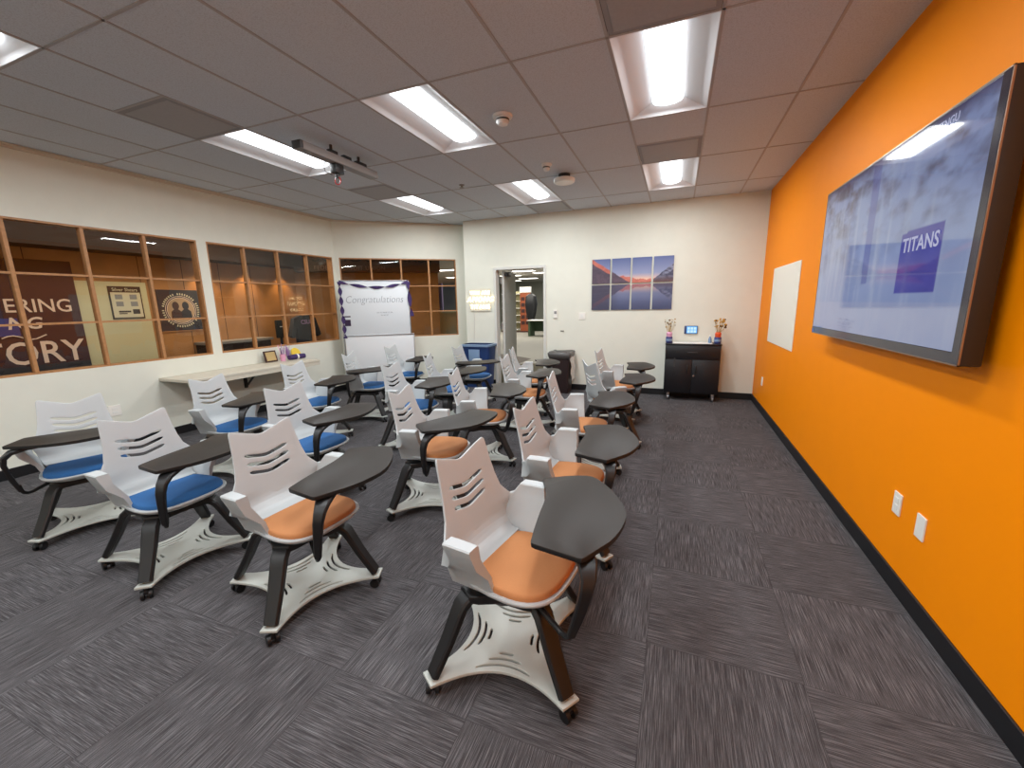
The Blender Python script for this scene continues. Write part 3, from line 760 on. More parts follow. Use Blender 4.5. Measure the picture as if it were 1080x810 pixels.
o_ = build(mb, 'hanging_bag', M['bag'], t, smooth=80)
t = empty('recycling_bin', (-0.53, 4.18, 0)); tag(t, 'blue recycling bin with clear liner under the lit sign', 'recycling bin')
mb = MB(); mb.loft([rr3(0.235,0.14,0.05,0.0),rr3(0.285,0.18,0.05,0.76),rr3(0.30,0.195,0.05,0.76),rr3(0.30,0.195,0.05,0.80),rr3(0.275,0.172,0.05,0.80),rr3(0.225,0.13,0.05,0.06)]); build(mb, 'bin_body', M['bluebin'], t)
mb = MB(); mb.box(-0.12,-0.1875,0.46,0.10,-0.172,0.72,0.003); build(mb, 'liner_patch', M['bluelight'], t)
mb = MB(); mb.loft([rr3(0.303,0.198,0.05,0.772),rr3(0.304,0.199,0.05,0.806),rr3(0.27,0.168,0.05,0.812)], cap0=False, cap1=False); build(mb, 'liner_rim', M['bluelight'], t)

# lit sign on the back wall
t = empty('neon_sign', (-0.56, YB, 1.62)); tag(t, 'warm white lit lettering sign on the wall left of the door', 'neon sign')
mb = MB(); mb.box(-0.215,-0.022,-0.205,0.215,-0.016,0.205); build(mb, 'backing', M['acrylic'], t, smooth=0)
for body, z, hh, sh in (('YOU ARE', 0.10, 0.062, 0), ('AMONG', -0.035, 0.092, 0.3), ('TITANS', -0.165, 0.075, 0)):
    text(body, 'lit_letters', M['neon'], t, (0, -0.03, z), xv, zv, hh, align='CENTER', thick=0.008, shear=sh, bold=-0.022, spacing=1.18, xscale=1.0)
for sx in (-0.19, 0.19):
    mb = MB(); mb.tube((sx,-0.02,0.18),(sx,0,0.18),0.008); mb.tube((sx,-0.02,-0.18),(sx,0,-0.18),0.008); build(mb, 'standoff', M['alu'], t)
mb = MB(); mb.sweep([(-0.13,-0.012,-0.2),(-0.14,-0.01,-0.45),(-0.155,-0.008,-0.7),(-0.157,-0.008,-0.76)], 0.004, 6); build(mb, 'power_cord', M['bag'], t)

# ------------------------------------------------------------------ wall counter and what lies on it
SZ = 0.735
t = empty('wall_counter', (XL, 1.14, 0)); tag(t, 'long beige wall-mounted counter under the windows', 'counter')
mb = MB(); mb.box(0, -0.95, SZ-0.035, 0.56, 0.96, SZ, 0.004); build(mb, 'counter_top', M['counter'], t)
mb = MB(); mb.box(0.535, -0.945, SZ-0.085, 0.556, 0.955, SZ-0.03); build(mb, 'front_apron', M['counter'], t, smooth=0)
for y in (-0.6, 0.1, 0.75):
    mb = MB(); mb.box(0.0, y-0.02, SZ-0.32, 0.025, y+0.02, SZ-0.035); mb.bar([(0.02,y,SZ-0.30),(0.30,y,SZ-0.05)],[(0.03,0.02)]*2,(0,1,0)); mb.box(0.0,y-0.02,SZ-0.06,0.4,y+0.02,SZ-0.035); build(mb, 'bracket', M['black'], t, smooth=0)
def cup(x, y):
    t = empty('pen_cup', (x, y, SZ)); tag(t, 'pink cup filled with purple and white pens on the counter', 'cup')
    mb = MB(); mb.lathe([(0.034,0),(0.042,0.105),(0.038,0.105),(0.032,0.01)], n=18); build(mb, 'cup_body', M['pink'], t)
    rnd = random.Random(4)
    for i, m in enumerate((M['lilac'], M['white'], M['purple'], M['lilac'], M['pink'], M['white'], M['purple'])):
        a = i*2*pi/7; l = rnd.uniform(0.19, 0.27)
        mb = MB(); mb.tube((0.012*cos(a),0.012*sin(a),0.014),(0.045*cos(a)+0.01*rnd.uniform(-1,1),0.06*sin(a),l),0.006,0.005,8)
        build(mb, 'pen', m, t)
cup(-2.70, 1.78)
t = empty('small_picture_box', (-2.76, 1.62, SZ)); tag(t, 'small dark framed beige card leaning on the wall beside the pen cup', 'picture frame')
Rf = Matrix.Rotation(radians(-14), 3, 'Y')
mb = MB(); mb.obox((0,0,0.088), (0.016,0.20,0.17), Rf, 0.003); build(mb, 'frame_border', M['books'], t)
mb = MB(); mb.obox((0.0095,0,0.09), (0.003,0.155,0.13), Rf); build(mb, 'card', M['straw'], t, smooth=0)
t = empty('fabric_pennant_roll', (-2.68, 2.0, SZ)); tag(t, 'dark purple rolled pennant lying right of the pen cup', 'rolled banner')
mb = MB(); mb.sweep([(0.0,-0.13,0.04),(0.0,0.0,0.042),(0.01,0.15,0.04)], [0.036,0.042,0.038], 14); build(mb, 'roll', M['purple'], t)
mb = MB(); mb.tube((0.0,0.0,0.042),(0.0,0.03,0.042),0.0435,n=14); build(mb, 'band', M['white'], t)
t = empty('purple_pompom', (-2.76, 1.92, SZ)); tag(t, 'upright lilac tissue tuft behind the rolled pennant', 'decoration')
rnd = random.Random(9); mb = MB()
for i in range(26):
    a = rnd.uniform(0,2*pi); r = rnd.uniform(0.01,0.085); z = rnd.uniform(0.14,0.25)
    mb.bar([(0,0,0.005),(r*0.4*cos(a),r*0.5*sin(a),z*0.6),(max(-0.07,r*0.7*cos(a)),r*sin(a),z)],[(0.006,0.002),(0.016,0.002),(0.012,0.002)],(-sin(a),cos(a),0.1))
build(mb, 'tuft', M['lilac'], t, smooth=0)
t = empty('yellow_disc', (-2.80, 2.12, SZ)); tag(t, 'round yellow paper disc propped against the wall on the counter', 'decoration')
mb = MB(); mb.tube((0.0,0,0.085),(0.006,0,0.086),0.085,n=26); build(mb, 'disc', M['yellow'], t, rot=(0,radians(-12),0))

# ------------------------------------------------------------------ whiteboard on wheels with ribbon
WD = 0.33
t = empty('rolling_whiteboard', apt(0.65, WD, 0)); t.rotation_euler = (0,0,atan2(AV.y, AV.x))
tag(t, 'tall white rolling board with Congratulations handwritten on it', 'whiteboard')
hw = 0.575
def wpt(s): return s-0.65
mb = MB(); mb.box(-hw,-0.012,1.03,hw,0.012,1.972,0.003); wb1 = build(mb, 'upper_board', M['wboard'], t)
mb = MB(); mb.box(-hw+0.01,-0.016,0.13,hw+0.045,0.010,1.018,0.003); build(mb, 'lower_board', M['paper'], t)
mb = MB()
mb.box(-hw-0.018,-0.018,0.1,-hw,0.02,1.985,0.003); mb.box(hw,-0.018,1.0,hw+0.018,0.02,1.985,0.003); mb.box(hw+0.045,-0.018,0.1,hw+0.063,0.02,1.03,0.003)
mb.box(-hw-0.018,-0.018,1.972,hw+0.018,0.02,1.99,0.003); mb.box(-hw-0.018,-0.026,1.012,hw+0.063,0.02,1.032,0.003)
build(mb, 'board_frame', M['alu'], t)
for s in (-1, 1):
    mb = MB(); mb.box(s*0.5-0.02,-0.22,0.06,s*0.5+0.02,0.20,0.095,0.004); mb.box(s*0.5-0.015,0.02,0.08,s*0.5+0.015,0.05,1.2,0.003)
    for y in (-0.19, 0.17): mb.tube((s*0.5-0.01,y,0.03),(s*0.5+0.01,y,0.03),0.03,n=14); mb.box(s*0.5-0.008,y-0.012,0.03,s*0.5+0.008,y+0.012,0.065)
    build(mb, 'foot', M['alu'], t)
text('Congratulations', 'handwriting', M['ink'], t, (-0.02,-0.0135,1.60), xv, zv, 0.125, align='CENTER', thick=0.0006, shear=0.25, bold=-0.022, xscale=0.86)
text('class of 2024', 'small_handwriting', M['ink'], t, (0.12,-0.0135,1.43), xv, zv, 0.03, align='CENTER', thick=0.0006, shear=0.2, bold=-0.01) if False else None
mb = MB()
rnd = random.Random(2)
for row, (z, a, b) in enumerate(((1.425,-0.0,0.26),(1.378,0.07,0.2))):
    x = a
    while x < b:
        wd = rnd.uniform(0.02,0.045)
        mb.sweep([(x+wd*i/6,-0.0135,z+0.012*sin(i*2.1+row)) for i in range(7)], 0.0022, 5); x += wd+0.014
build(mb, 'scribble_line', M['ink'], t)
mb = MB(); mb.box(wpt(0.085),-0.016,1.355,wpt(0.205),-0.0125,1.375); mb.box(wpt(0.10),-0.016,1.20,wpt(0.2),-0.0125,1.31)
build(mb, 'pennant_sticker', M['inkdark'], t, smooth=0)
def ribbon(path, w, turns, name):
    mb = MB(); n = len(path); rows = []
    P = [Vector(p) for p in path]
    for i, p in enumerate(P):
        tt = (P[min(i+1,n-1)]-P[max(i-1,0)]).normalized(); a = turns*2*pi*i/(n-1)
        s0 = tt.cross(Vector((0,1,0))).normalized(); s1 = Vector((0,1,0))
        dvec = s0*cos(a)+s1*sin(a)*0.35
        rows.append([p-dvec*w/2, p, p+dvec*w/2])
    mb.loft(rows, closed=False, cap0=False, cap1=False)
    return build(mb, name, M['purple'], t, smooth=60)
def sag(x0,z0,x1,z1,s,n=30): return [(x0+(x1-x0)*i/n, -0.03, z0+(z1-z0)*i/n-s*4*(i/n)*(1-i/n)) for i in range(n+1)]
ribbon(sag(-hw-0.01,1.965,0.04,1.865,0.02), 0.055, 1.0, 'ribbon_drape')
ribbon(sag(0.04,1.865,hw+0.01,1.965,0.02), 0.055, -1.0, 'ribbon_drape')
ribbon([(-hw-0.005+0.02*i/30,-0.03,1.965-0.98*i/30) for i in range(31)], 0.07, 3.0, 'ribbon_side')
ribbon([(hw+0.005+0.04*(i/30)**1.5,-0.03,1.965-0.62*i/30) for i in range(31)], 0.075, 1.0, 'ribbon_side')

# ------------------------------------------------------------------ tablet-arm chairs
def rot2(x, y, a): return (x*cos(a)-y*sin(a), x*sin(a)+y*cos(a))
def chair_meshes():
    out = {}
    # backrest: flat outline with three chevron slots, then bent
    def side(v):       # half width of the back at height v
        K = [(0.40,0.19),(0.47,0.205),(0.56,0.222),(0.60,0.236),(0.628,0.246),(0.65,0.226),(0.68,0.204),(0.74,0.189),(0.82,0.178),(0.89,0.172),(0.92,0.168)]
        for (a,wa),(b,wb) in zip(K, K[1:]):
            if v <= b: return wa+(wb-wa)*(v-a)/(b-a)
        return 0.168
    def chev(y): return 0.054*(sqrt((y/0.16)**2+0.02)-sqrt(0.02))/(sqrt(1.02)-sqrt(0.02))
    vs = [0.40,0.44,0.48,0.52,0.56,0.59,0.61,0.628,0.64,0.655,0.68,0.71,0.74,0.78,0.82,0.86,0.895,0.908]
    right = [(side(v), v) for v in vs] + [(0.1655,0.916),(0.160,0.920)]
    top = [(y, 0.868+chev(y)*0.98) for y in [0.15-0.3*i/24 for i in range(25)]]
    outline = right + top + [(-y, v) for y, v in reversed(right)]
    loops = [outline]
    for zc, L in ((0.752,0.118),(0.708,0.116),(0.664,0.112)):
        up_, lo_ = [], []
        for i in range(13):
            y = -L+2*L*i/12; z = zc+0.70*chev(y); hh = 0.0085 if 0 < i < 12 else 0.004
            up_.append((y, z+hh)); lo_.append((y, z-hh))
        loops.append(lo_ + list(reversed(up_)))
    bm = curve2d_mesh(loops, 0.011, 0.0028)
    slice_grid(bm, [-0.2+0.4*i/10 for i in range(11)], [0.43,0.46,0.48,0.50,0.52,0.54,0.56,0.59,0.62,0.65,0.68,0.72,0.76,0.80,0.84,0.88])
    # lower profile
    prof = {}
    x, z, s = -0.182, 0.56, 0.0; prof_pts = [(0.0, x, z, radians(-77))]
    while s < 0.17:
        th = radians(-77)+min(1, s/0.135)*radians(75); ds = 0.002
        x += cos(th)*ds; z += sin(th)*ds; s += ds; prof_pts.append((s, x, z, th))
    def bend(p):
        y, v, dd = p
        if v >= 0.56:
            cx, cz, th = -0.182-(v-0.56)*0.224, v, radians(-77)
        else:
            i = min(len(prof_pts)-1, int(round((0.56-v)/0.002))); _, cx, cz, th = prof_pts[i]
        k = max(0.0, min(1.0, (v-0.44)/0.16))
        cx += 0.85*y*y*k
        nx, nz = -sin(th), cos(th)
        return Vector((cx+nx*dd, y, cz+nz*dd))
    for v in bm.verts: v.co = bend(v.co)
    mb = MB(); mb.bm.free(); mb.bm = bm; out['backrest'] = mb.mesh('backrest', M['shell'], 35)
    # armrest: hollow-looking wedge with a flat flared top
    for nm, sy in (('left', 1), ('right', -1)):
        mb = MB(); rings = []
        for (xt, xb, zt, yi, yo) in ((-0.152,-0.15,0.624,0.238,0.249),(-0.138,-0.125,0.630,0.242,0.258),(-0.122,-0.10,0.634,0.246,0.270),(-0.092,-0.06,0.677,0.262,0.322),(-0.03,-0.02,0.680,0.265,0.325),(0.034,0.055,0.680,0.268,0.325)):
            zb = 0.452
            def lx(z): return xt+(xb-xt)*(zt-z)/(zt-zb)
            c = 0.005
            pts = [(0.200,zb),(0.212,0.52),(yi-0.004,zt-0.06),(yi,zt-c),(yi+c,zt),(yo-c,zt),(yo,zt-c),(yo-0.004,zt-0.022),(yi+0.028 if yo-yi < 0.03 else yo-0.028,zt-0.09),(0.236,0.52),(0.205,0.428),(0.185,0.425)]
            rings.append([(lx(z), sy*y, z) for y, z in pts])
        mb.loft(rings)
        out['arm_'+nm] = mb.mesh('armrest', M['shell'], 40)
    # seat pan and cushion
    def seat_outline(sc=1.0, cush=False):
        x0, x1, wr, wf = (-0.19, 0.275, 0.20, 0.232) if not cush else (-0.14, 0.257, 0.188, 0.214)
        P = []
        N = 48
        for i in range(N):
            a = 2*pi*i/N; ca, sa = cos(a), sin(a)
            e = 2/3.4
            ux = math.copysign(abs(ca)**e, ca); uy = math.copysign(abs(sa)**e, sa)
            xx = (x0+x1)/2+(x1-x0)/2*ux; t_ = (xx-x0)/(x1-x0)
            ww = wr+(wf-wr)*min(1, t_*1.8)
            xx += 0.012*(1-uy*uy) if ux > 0.6 else 0
            P.append((xx, ww*uy))
        cx = (x0+x1)/2
        return [(cx+(x-cx)*sc, y*sc) for x, y in P]
    mb = MB()
    mb.loft([[(x,y,z) for x,y in seat_outline(sc)] for sc, z in ((0.50,0.402),(0.78,0.412),(0.92,0.428),(0.98,0.440),(1.0,0.448),(1.0,0.453),(0.985,0.457),(0.94,0.455))])
    out['pan'] = mb.mesh('seat_pan', M['shell'], 50)
    for c in ('orange', 'blue'):
        mb = MB()
        mb.loft([[(x,y,z+0.006*max(0,(0.1-x))) for x,y in seat_outline(sc, True)] for sc, z in ((1.0,0.452),(1.0,0.466),(0.985,0.474),(0.95,0.479),(0.7,0.482),(0.3,0.483))])
        out['cushion_'+c] = mb.mesh('seat_cushion', M['seat_'+c], 60)
    # under-seat mechanism and hub web
    mb = MB(); mb.lathe([(0.085,0.368),(0.085,0.395),(0.06,0.40),(0.06,0.425)], n=24); mb.box(-0.09,-0.055,0.395,0.10,0.055,0.422,0.006)
    out['mech'] = mb.mesh('seat_mechanism', M['black'], 40)
    P = []
    for q in range(4):
        a = pi/4+q*pi/2
        for r_, da in ((0.222,-0.17),(0.222,0.17)): P.append((r_*cos(a+da), r_*sin(a+da)))
        for da in (0.30,0.45,0.62,0.785,0.95,1.12,1.27):
            rr = 0.158+0.052*(abs(da-0.785)/0.55)**2
            P.append((rr*cos(a+da), rr*sin(a+da)))
    mb = MB(); mb.prism(P, 0.356, 0.392, bevel=0.008); out['hub'] = mb.mesh('hub', M['black'], 40)
    # one leg along +x
    mb = MB()
    path = [(0.10,0,0.374),(0.170,0,0.373),(0.212,0,0.363),(0.238,0,0.340),(0.257,0,0.303),(0.30,0,0.215),(0.345,0,0.137),(0.374,0,0.088)]
    sz = [(0.085,0.034),(0.082,0.036),(0.080,0.038),(0.078,0.038),(0.076,0.036),(0.071,0.034),(0.066,0.033),(0.063,0.032)]
    mb.bar(path, sz, (0,1,0)); out['leg'] = mb.mesh('leg', M['black'], 40)
    # storage tray
    def corner(k):
        a = k*pi/2
        return [rot2(0.305, -0.262, a)], [rot2(0.305, 0.262, a)]
    outl = []
    for q in range(4):
        a = q*pi/2
        p0, p2, c1 = (0.312,-0.256), (0.312,0.256), (0.060,0.0)
        for i in range(17):
            t_ = i/16
            x = (1-t_)**2*p0[0]+2*t_*(1-t_)*c1[0]+t_*t_*p2[0]; y = (1-t_)**2*p0[1]+2*t_*(1-t_)*c1[1]+t_*t_*p2[1]
            outl.append(rot2(x, y, a))
    loops = [outl]
    for q in range(4):
        a = q*pi/2
        for x0, L, k in ((0.152,0.112,2.6),(0.122,0.068,2.6),(0.094,0.030,2.6)):
            lo_, up_ = [], []
            for i in range(11):
                y = -L+2*L*i/10; x = x0+k*y*y; hh = 0.0055 if 0 < i < 10 else 0.0025
                lo_.append(rot2(x-hh, y, a)); up_.append(rot2(x+hh, y, a))
            loops.append(lo_+list(reversed(up_)))
    bm = curve2d_mesh(loops, 0.014, 0.003)
    slice_grid(bm, [-0.28+0.56*i/14 for i in range(15)], [-0.28+0.56*i/14 for i in range(15)])
    for v in bm.verts:
        r2 = v.co.x**2+v.co.y**2; v.co.z += 0.058+0.135*r2*0.75
    mb = MB(); mb.bm.free(); mb.bm = bm; out['tray'] = mb.mesh('base_tray', M['tray'], 35)
    # caster under a corner (own origin on the floor)
    mb = MB(); mb.tube((0,0,0.045),(0,0,0.072),0.013,n=12); mb.box(-0.022,-0.010,0.028,0.016,0.010,0.052,0.004); out['caster'] = mb.mesh('caster', M['caster'], 40)
    mb = MB()
    mb.tube((-0.008,0.010,0.025),(-0.008,0.026,0.025),0.025,n=18); out['wheel1'] = mb.mesh('wheel', M['caster'], 40)
    mb = MB(); mb.tube((-0.008,-0.026,0.025),(-0.008,-0.010,0.025),0.025,n=18); out['wheel2'] = mb.mesh('wheel', M['caster'], 40)
    mb = MB(); mb.tube((0,0,0.045),(0,0,0.072),0.013,n=10); mb.box(-0.022,-0.010,0.028,0.016,0.010,0.052,0.004)
    mb.tube((-0.008,0.010,0.025),(-0.008,0.026,0.025),0.025,n=14); mb.tube((-0.008,-0.026,0.025),(-0.008,-0.010,0.025),0.025,n=14); out['casterfull'] = mb.mesh('caster', M['caster'], 40)
    # tablet
    C = [(0.19,-0.19),(0.385,-0.202),(0.44,-0.06),(0.457,0.06),(0.443,0.18),(0.36,0.325),(0.25,0.437),(0.195,0.448),(0.10,0.398),(0.012,0.33),(0.06,0.255),(0.105,0.15),(0.135,0.02),(0.165,-0.10)]
    n = len(C); P = []
    sharp = {0, 1, 9}
    for i in range(n):
        p0, p1, p2, p3 = C[i-1], C[i], C[(i+1)%n], C[(i+2)%n]
        if i in sharp:
            a = Vector(C[i-1])-Vector(p1); b = Vector(p2)-Vector(p1); a.normalize(); b.normalize(); r_ = 0.016
            for t_ in (0, 0.5, 1):
                q = (1-t_)**2*(Vector(p1)+a*r_)+2*t_*(1-t_)*Vector(p1)+t_*t_*(Vector(p1)+b*r_); P.append((q.x, q.y))
        else: P.append(p1)
        if i in sharp or (i+1)%n in sharp: 
            continue
        for t_ in (0.33, 0.66):
            q = [0.5*(2*p1[k]+(p2[k]-p0[k])*t_+(2*p0[k]-5*p1[k]+4*p2[k]-p3[k])*t_*t_+(3*p1[k]-p0[k]-3*p2[k]+p3[k])*t_**3) for k in (0,1)]
            P.append(tuple(q))
    mb = MB(); mb.prism(P, 0.686, 0.706, mi=1, mtop=0, bevel=0.003)
    out['tabletop'] = mb.mesh('tabletop', [M['top'], M['topedge']], 30)
    mb = MB()
    mb.bar([(0.30,0.0,0.676),(0.355,-0.11,0.674),(0.392,-0.165,0.662),(0.405,-0.195,0.63),(0.400,-0.205,0.585),(0.385,-0.203,0.52),(0.368,-0.197,0.46),(0.352,-0.19,0.41),(0.345,-0.186,0.385)],
           [(0.09,0.016),(0.086,0.02),(0.066,0.028),(0.052,0.030),(0.046,0.028),(0.041,0.026),(0.037,0.025),(0.033,0.023),(0.030,0.020)], (0.85,0.5,0))
    out['tabletarm'] = mb.mesh('tablet_arm', M['black'], 40)
    mb = MB()
    mb.sweep([(0.348,-0.187,0.43),(0.345,-0.185,0.395),(0.337,-0.180,0.372),(0.320,-0.171,0.359),(0.295,-0.158,0.356),(0.22,-0.118,0.372),(0.14,-0.075,0.392),(0.05,-0.027,0.398)], [0.0105,0.011,0.011,0.011,0.011,0.012,0.013,0.014], 10)
    out['swingtube'] = mb.mesh('swing_tube', M['black'], 50)
    return out
CM = chair_meshes()
# x, y, seat yaw, base yaw, tablet yaw, tablet offset, seat colour
CH = dict(
 A=(2.288,-1.283,-9,10.3,-6,(0.007,-0.022),'orange',0,0), B=(1.076,-1.291,-4.6,-21.5,-5,(0.002,0.017),'orange',1,0),
 C=(0.076,-1.359,-1.2,-7.9,-1,(-0.055,0.003),'blue',2,0), D=(-1.034,-1.28,-18.8,-26,-44,(-0.13,0.04),'blue',3,0),
 E=(-0.955,-0.252,6.9,12,10,(-0.06,-0.03),'blue',3,1), F=(0.168,-0.392,-2.5,-14,-14,(0.011,0.05),'blue',2,1),
 G=(-0.991,0.722,7,-10,6,(0,0.01),'blue',3,2), H=(-1.05,1.7,16,26,-40,(-0.12,0.0),'blue',3,3),
 I=(-1.104,2.652,6.3,5,0,(-0.03,0),'blue',3,4), J=(0.216,0.942,4.2,20,0,(-0.014,0.015),'blue',2,2),
 K=(1.187,-0.171,8.5,24,-39,(-0.006,0.046),'orange',1,1), L=(0.172,1.789,18,-20,-16,(0.0,0.09),'blue',2,3),
 M=(0.011,2.824,3,8,-68,(-0.006,0.008),'blue',2,4), N=(1.14,0.751,14.3,36,5,(-0.016,0.048),'orange',1,2),
 O=(1.194,1.885,4.9,-14,-17,(-0.033,0.07),'orange',1,3), P=(0.975,2.7,12.5,15,1,(-0.04,0.06),'orange',1,4),
 Q=(2.264,-0.371,-2.6,16,-12,(0,0),'orange',0,1), R=(2.121,0.748,6.9,-31,-17,(0.014,0.032),'orange',0,2),
 S=(2.25,1.74,36,20,-18,(0.0,0.13),'orange',0,3), T=(2.191,2.731,-5.6,-5,-13,(0.013,0.059),'orange',0,4))
COLN = ['beside the orange wall', 'second from the orange wall', 'second from the windows', 'beside the windows']
ROWN = ['closest to camera', 'second closest', 'middle', 'second farthest', 'farthest']
def chair(key, x, y, sy, by, ty, off, colr, ci, ri):
    sy, by, ty = radians(sy), radians(by), radians(ty)
    t = empty('tablet_chair', (x, y, 0), sy)
    tag(t, 'tablet-arm chair with %s seat, %s in the column %s' % (colr, ROWN[ri], COLN[ci]), 'chair', 'tablet-arm chairs in rows')
    link('backrest', CM['backrest'], t); link('armrest', CM['arm_left'], t); link('armrest', CM['arm_right'], t)
    link('seat_pan', CM['pan'], t); link('seat_cushion', CM['cushion_'+colr], t); link('seat_mechanism', CM['mech'], t)
    b = by-sy
    link('hub', CM['hub'], t, rot=(0,0,b)); link('base_tray', CM['tray'], t, rot=(0,0,b))
    rnd = random.Random(ord(key))
    for q in range(4):
        link('leg', CM['leg'], t, rot=(0,0,b+pi/4+q*pi/2))
        a = b+pi/4+q*pi/2
        c = link('caster', CM['caster' if ri == 0 else 'casterfull'], t, loc=(0.378*cos(a), 0.378*sin(a), 0), rot=(0,0,rnd.uniform(0,2*pi)))
        if ri == 0: link('wheel', CM['wheel1'], c); link('wheel', CM['wheel2'], c)
    ox, oy = rot2(off[0], off[1], -sy); p = ty-sy
    link('tabletop', CM['tabletop'], t, loc=(ox,oy,0), rot=(0,0,p)); ta = link('tablet_arm', CM['tabletarm'], t, loc=(ox,oy,0), rot=(0,0,p)); link('swing_tube', CM['swingtube'], ta)
for k, v in CH.items(): chair(k, *v)

# ------------------------------------------------------------------ corridor beyond the windows
XC = -4.9
mb = MB(); mb.quad((-9,-6,-0.001),(XL-0.12,-6,-0.001),(XL-0.12,3.2,-0.001),(-9,3.2,-0.001)); 
mb.quad((-9,3.2,-0.001),(XL-0.12,3.2,-0.001),(-0.87,4.85,-0.001),(-0.87,8.2,-0.001)); mb.quad((-9,3.2,-0.001),(-0.87,8.2,-0.001),(-2.0,9.0,-0.001),(-9,9.0,-0.001))
struct(build(mb, 'floor_corridor', mat('corridor_floor', srgb(92,84,78), 0.8), smooth=0))
mb = MB(); mb.box(XC-0.1,-6,0,XC,4.15,3.2); struct(build(mb, 'wall_corridor', M['corrwood'], smooth=0))
# seams in the wood panelling
mb = MB()
for y in [-1.2+0.61*i for i in range(9)]: mb.box(XC,y-0.004,0,XC+0.003,y+0.004,2.36)
struct(build(mb, 'trim_3', mat('panel_seam', srgb(70,42,20), 0.7), smooth=0))
S0, S1 = -1.25, 2.10
mb = MB(); mb.box(S0, 2.0, 0, S1, 2.1, 3.2)
for v in mb.bm.verts: v.co = AROT @ v.co + A0
struct(build(mb, 'wall_corridor_end', M['corrwood'], smooth=0))
mb = MB(); mb.box(XC, -6, 2.36, XC+0.45, 4.0, 2.9); struct(build(mb, 'wall_bulkhead_left', M['corrdark'], smooth=0))
mb = MB(); mb.box(-0.95, 1.62, 2.29, S1, 2.0, 3.0)
for v in mb.bm.verts: v.co = AROT @ v.co + A0
struct(build(mb, 'wall_bulkhead_right', M['corrdark2'], smooth=0))
mb = MB(); mb.box(XC, -6, 2.88, XL-0.12, 3.3, 2.95); mb.prism([(XC,3.2),(XL-0.1,3.2),(-0.9,4.86),(-0.9,6.3),(-2.4,6.4),(-4.6,4.6)], 2.88, 2.95)
struct(build(mb, 'ceiling_corridor', M['corrdark'], smooth=0))
# credit union lettering on the bulkhead
t = empty('wall_lettering_sign', apt(0.6, -1.62, 2.4)); tag(t, 'dark raised lettering sign high on the corridor bulkhead behind the glass', 'sign')
M['signdark'] = mat('sign_letters', srgb(34,28,26), 0.35); M['signpale'] = mat('sign_letters_pale', srgb(150,120,100), 0.5)
def atext(body, s, d, z, hgt, m, **k):
    o_ = text(body, 'raised_letters', m, None, apt(s, -d, z), AV, (0,0,1), hgt, **k); return rel(o_, t)
atext('SCHOOLSFIRST', -0.59, 1.617, 2.49, 0.20, M['signdark'], thick=0.02, xscale=1.32)
atext('FEDERAL CREDIT UNION', -0.56, 1.617, 2.325, 0.085, M['signpale'], thick=0.01, spacing=1.1, xscale=0.98)
# banner
t = empty('hanging_banner', (-4.85, -0.6, 1.45)); tag(t, 'tall maroon banner with large pale capitals behind the window', 'banner')
mb = MB(); mb.box(-4.86,-2.0,0.55,-4.845,0.437,2.21); rel(build(mb, 'banner_sheet', M['banner'], smooth=0), t)
mb = MB(); mb.box(-4.844,-2.0,0.55,-4.843,0.437,0.86); rel(build(mb, 'banner_hem', M['emblem'], smooth=0), t)
def btext(body, y, z, h, m, **k):
    return rel(text(body, 'banner_letters', m, None, (-4.84, y, z), (0,1,0), (0,0,1), h, **k), t)
btext('ERING', 0.365, 1.545, 0.168, M['bannertext'], align='RIGHT', thick=0.002, bold=0.01, xscale=0.93)
btext('TORY', 0.40, 0.885, 0.285, M['bannertext'], align='RIGHT', thick=0.002, bold=0.015, xscale=0.92)
btext('NG', 0.03, 1.335, 0.145, M['bannertext'], align='RIGHT', thick=0.002, shear=0.2, bold=0.03)
mb = MB(); mb.sweep([(-4.84,-0.35+0.4*i/8,1.225+0.03*sin(i*0.9)) for i in range(9)], 0.008, 6); rel(build(mb, 'script_swash', M['bannertext']), t)
mb = MB(); mb.box(-4.843,-0.62,1.25,-4.8415,-0.18,1.47); rel(build(mb, 'blue_patch', M['bannerblue'], smooth=0), t)
# beige lit panel with a poster, emblem poster
mb = MB(); mb.box(XC,0.40,0.0,XC+0.02,1.285,1.965); struct(build(mb, 'wall_panel_beige', M['corrbeige'], smooth=0))
t = empty('event_poster', (XC+0.02, 1.0, 1.66)); tag(t, 'white poster with dark header and small photos behind the window', 'poster')
mb = MB(); mb.box(0,-0.20,-0.24,0.012,0.20,0.24); build(mb, 'poster_border', M['postertext'], t, smooth=0)
mb = MB(); mb.box(0.012,-0.183,-0.22,0.014,0.183,0.15); build(mb, 'poster_sheet', M['poster'], t, smooth=0)
text('Silver Shears', 'poster_title', M['poster'], t, (0.015,0,0.168), yv, zv, 0.048, align='CENTER', thick=0.001, xscale=0.9)
for py, pz in ((-0.09,0.085),(0.09,0.085),(-0.09,-0.02),(0.09,-0.02),(0.10,-0.135)):
    mb = MB(); mb.box(0.0145,py-0.045,pz-0.035,0.0155,py+0.045,pz+0.035); mb.box(0.0155,py-0.02,pz-0.035,0.016,py+0.01,pz+0.02); build(mb, 'poster_photo', M['grey'] if pz > -0.1 else M['postertext'], t, smooth=0)
mb = MB(); mb.box(0.0145,-0.12,-0.145,0.0155,0.03,-0.12); mb.box(0.0145,-0.12,-0.17,0.0155,-0.02,-0.155); build(mb, 'poster_line', M['postertext'], t, smooth=0)
t = empty('emblem_poster', (XC+0.004, 1.735, 1.53)); tag(t, 'square dark poster with a round white ring emblem behind the window', 'poster')
mb = MB(); mb.box(0,-0.325,-0.335,0.012,0.325,0.335); build(mb, 'poster_sheet', M['emblem'], t, smooth=0)
mb = MB(); mb.box(0.002,-0.33,0.335,0.014,0.33,0.345); mb.box(0.002,-0.33,-0.347,0.014,0.33,-0.335); build(mb, 'rail', M['wood'], t, smooth=0)
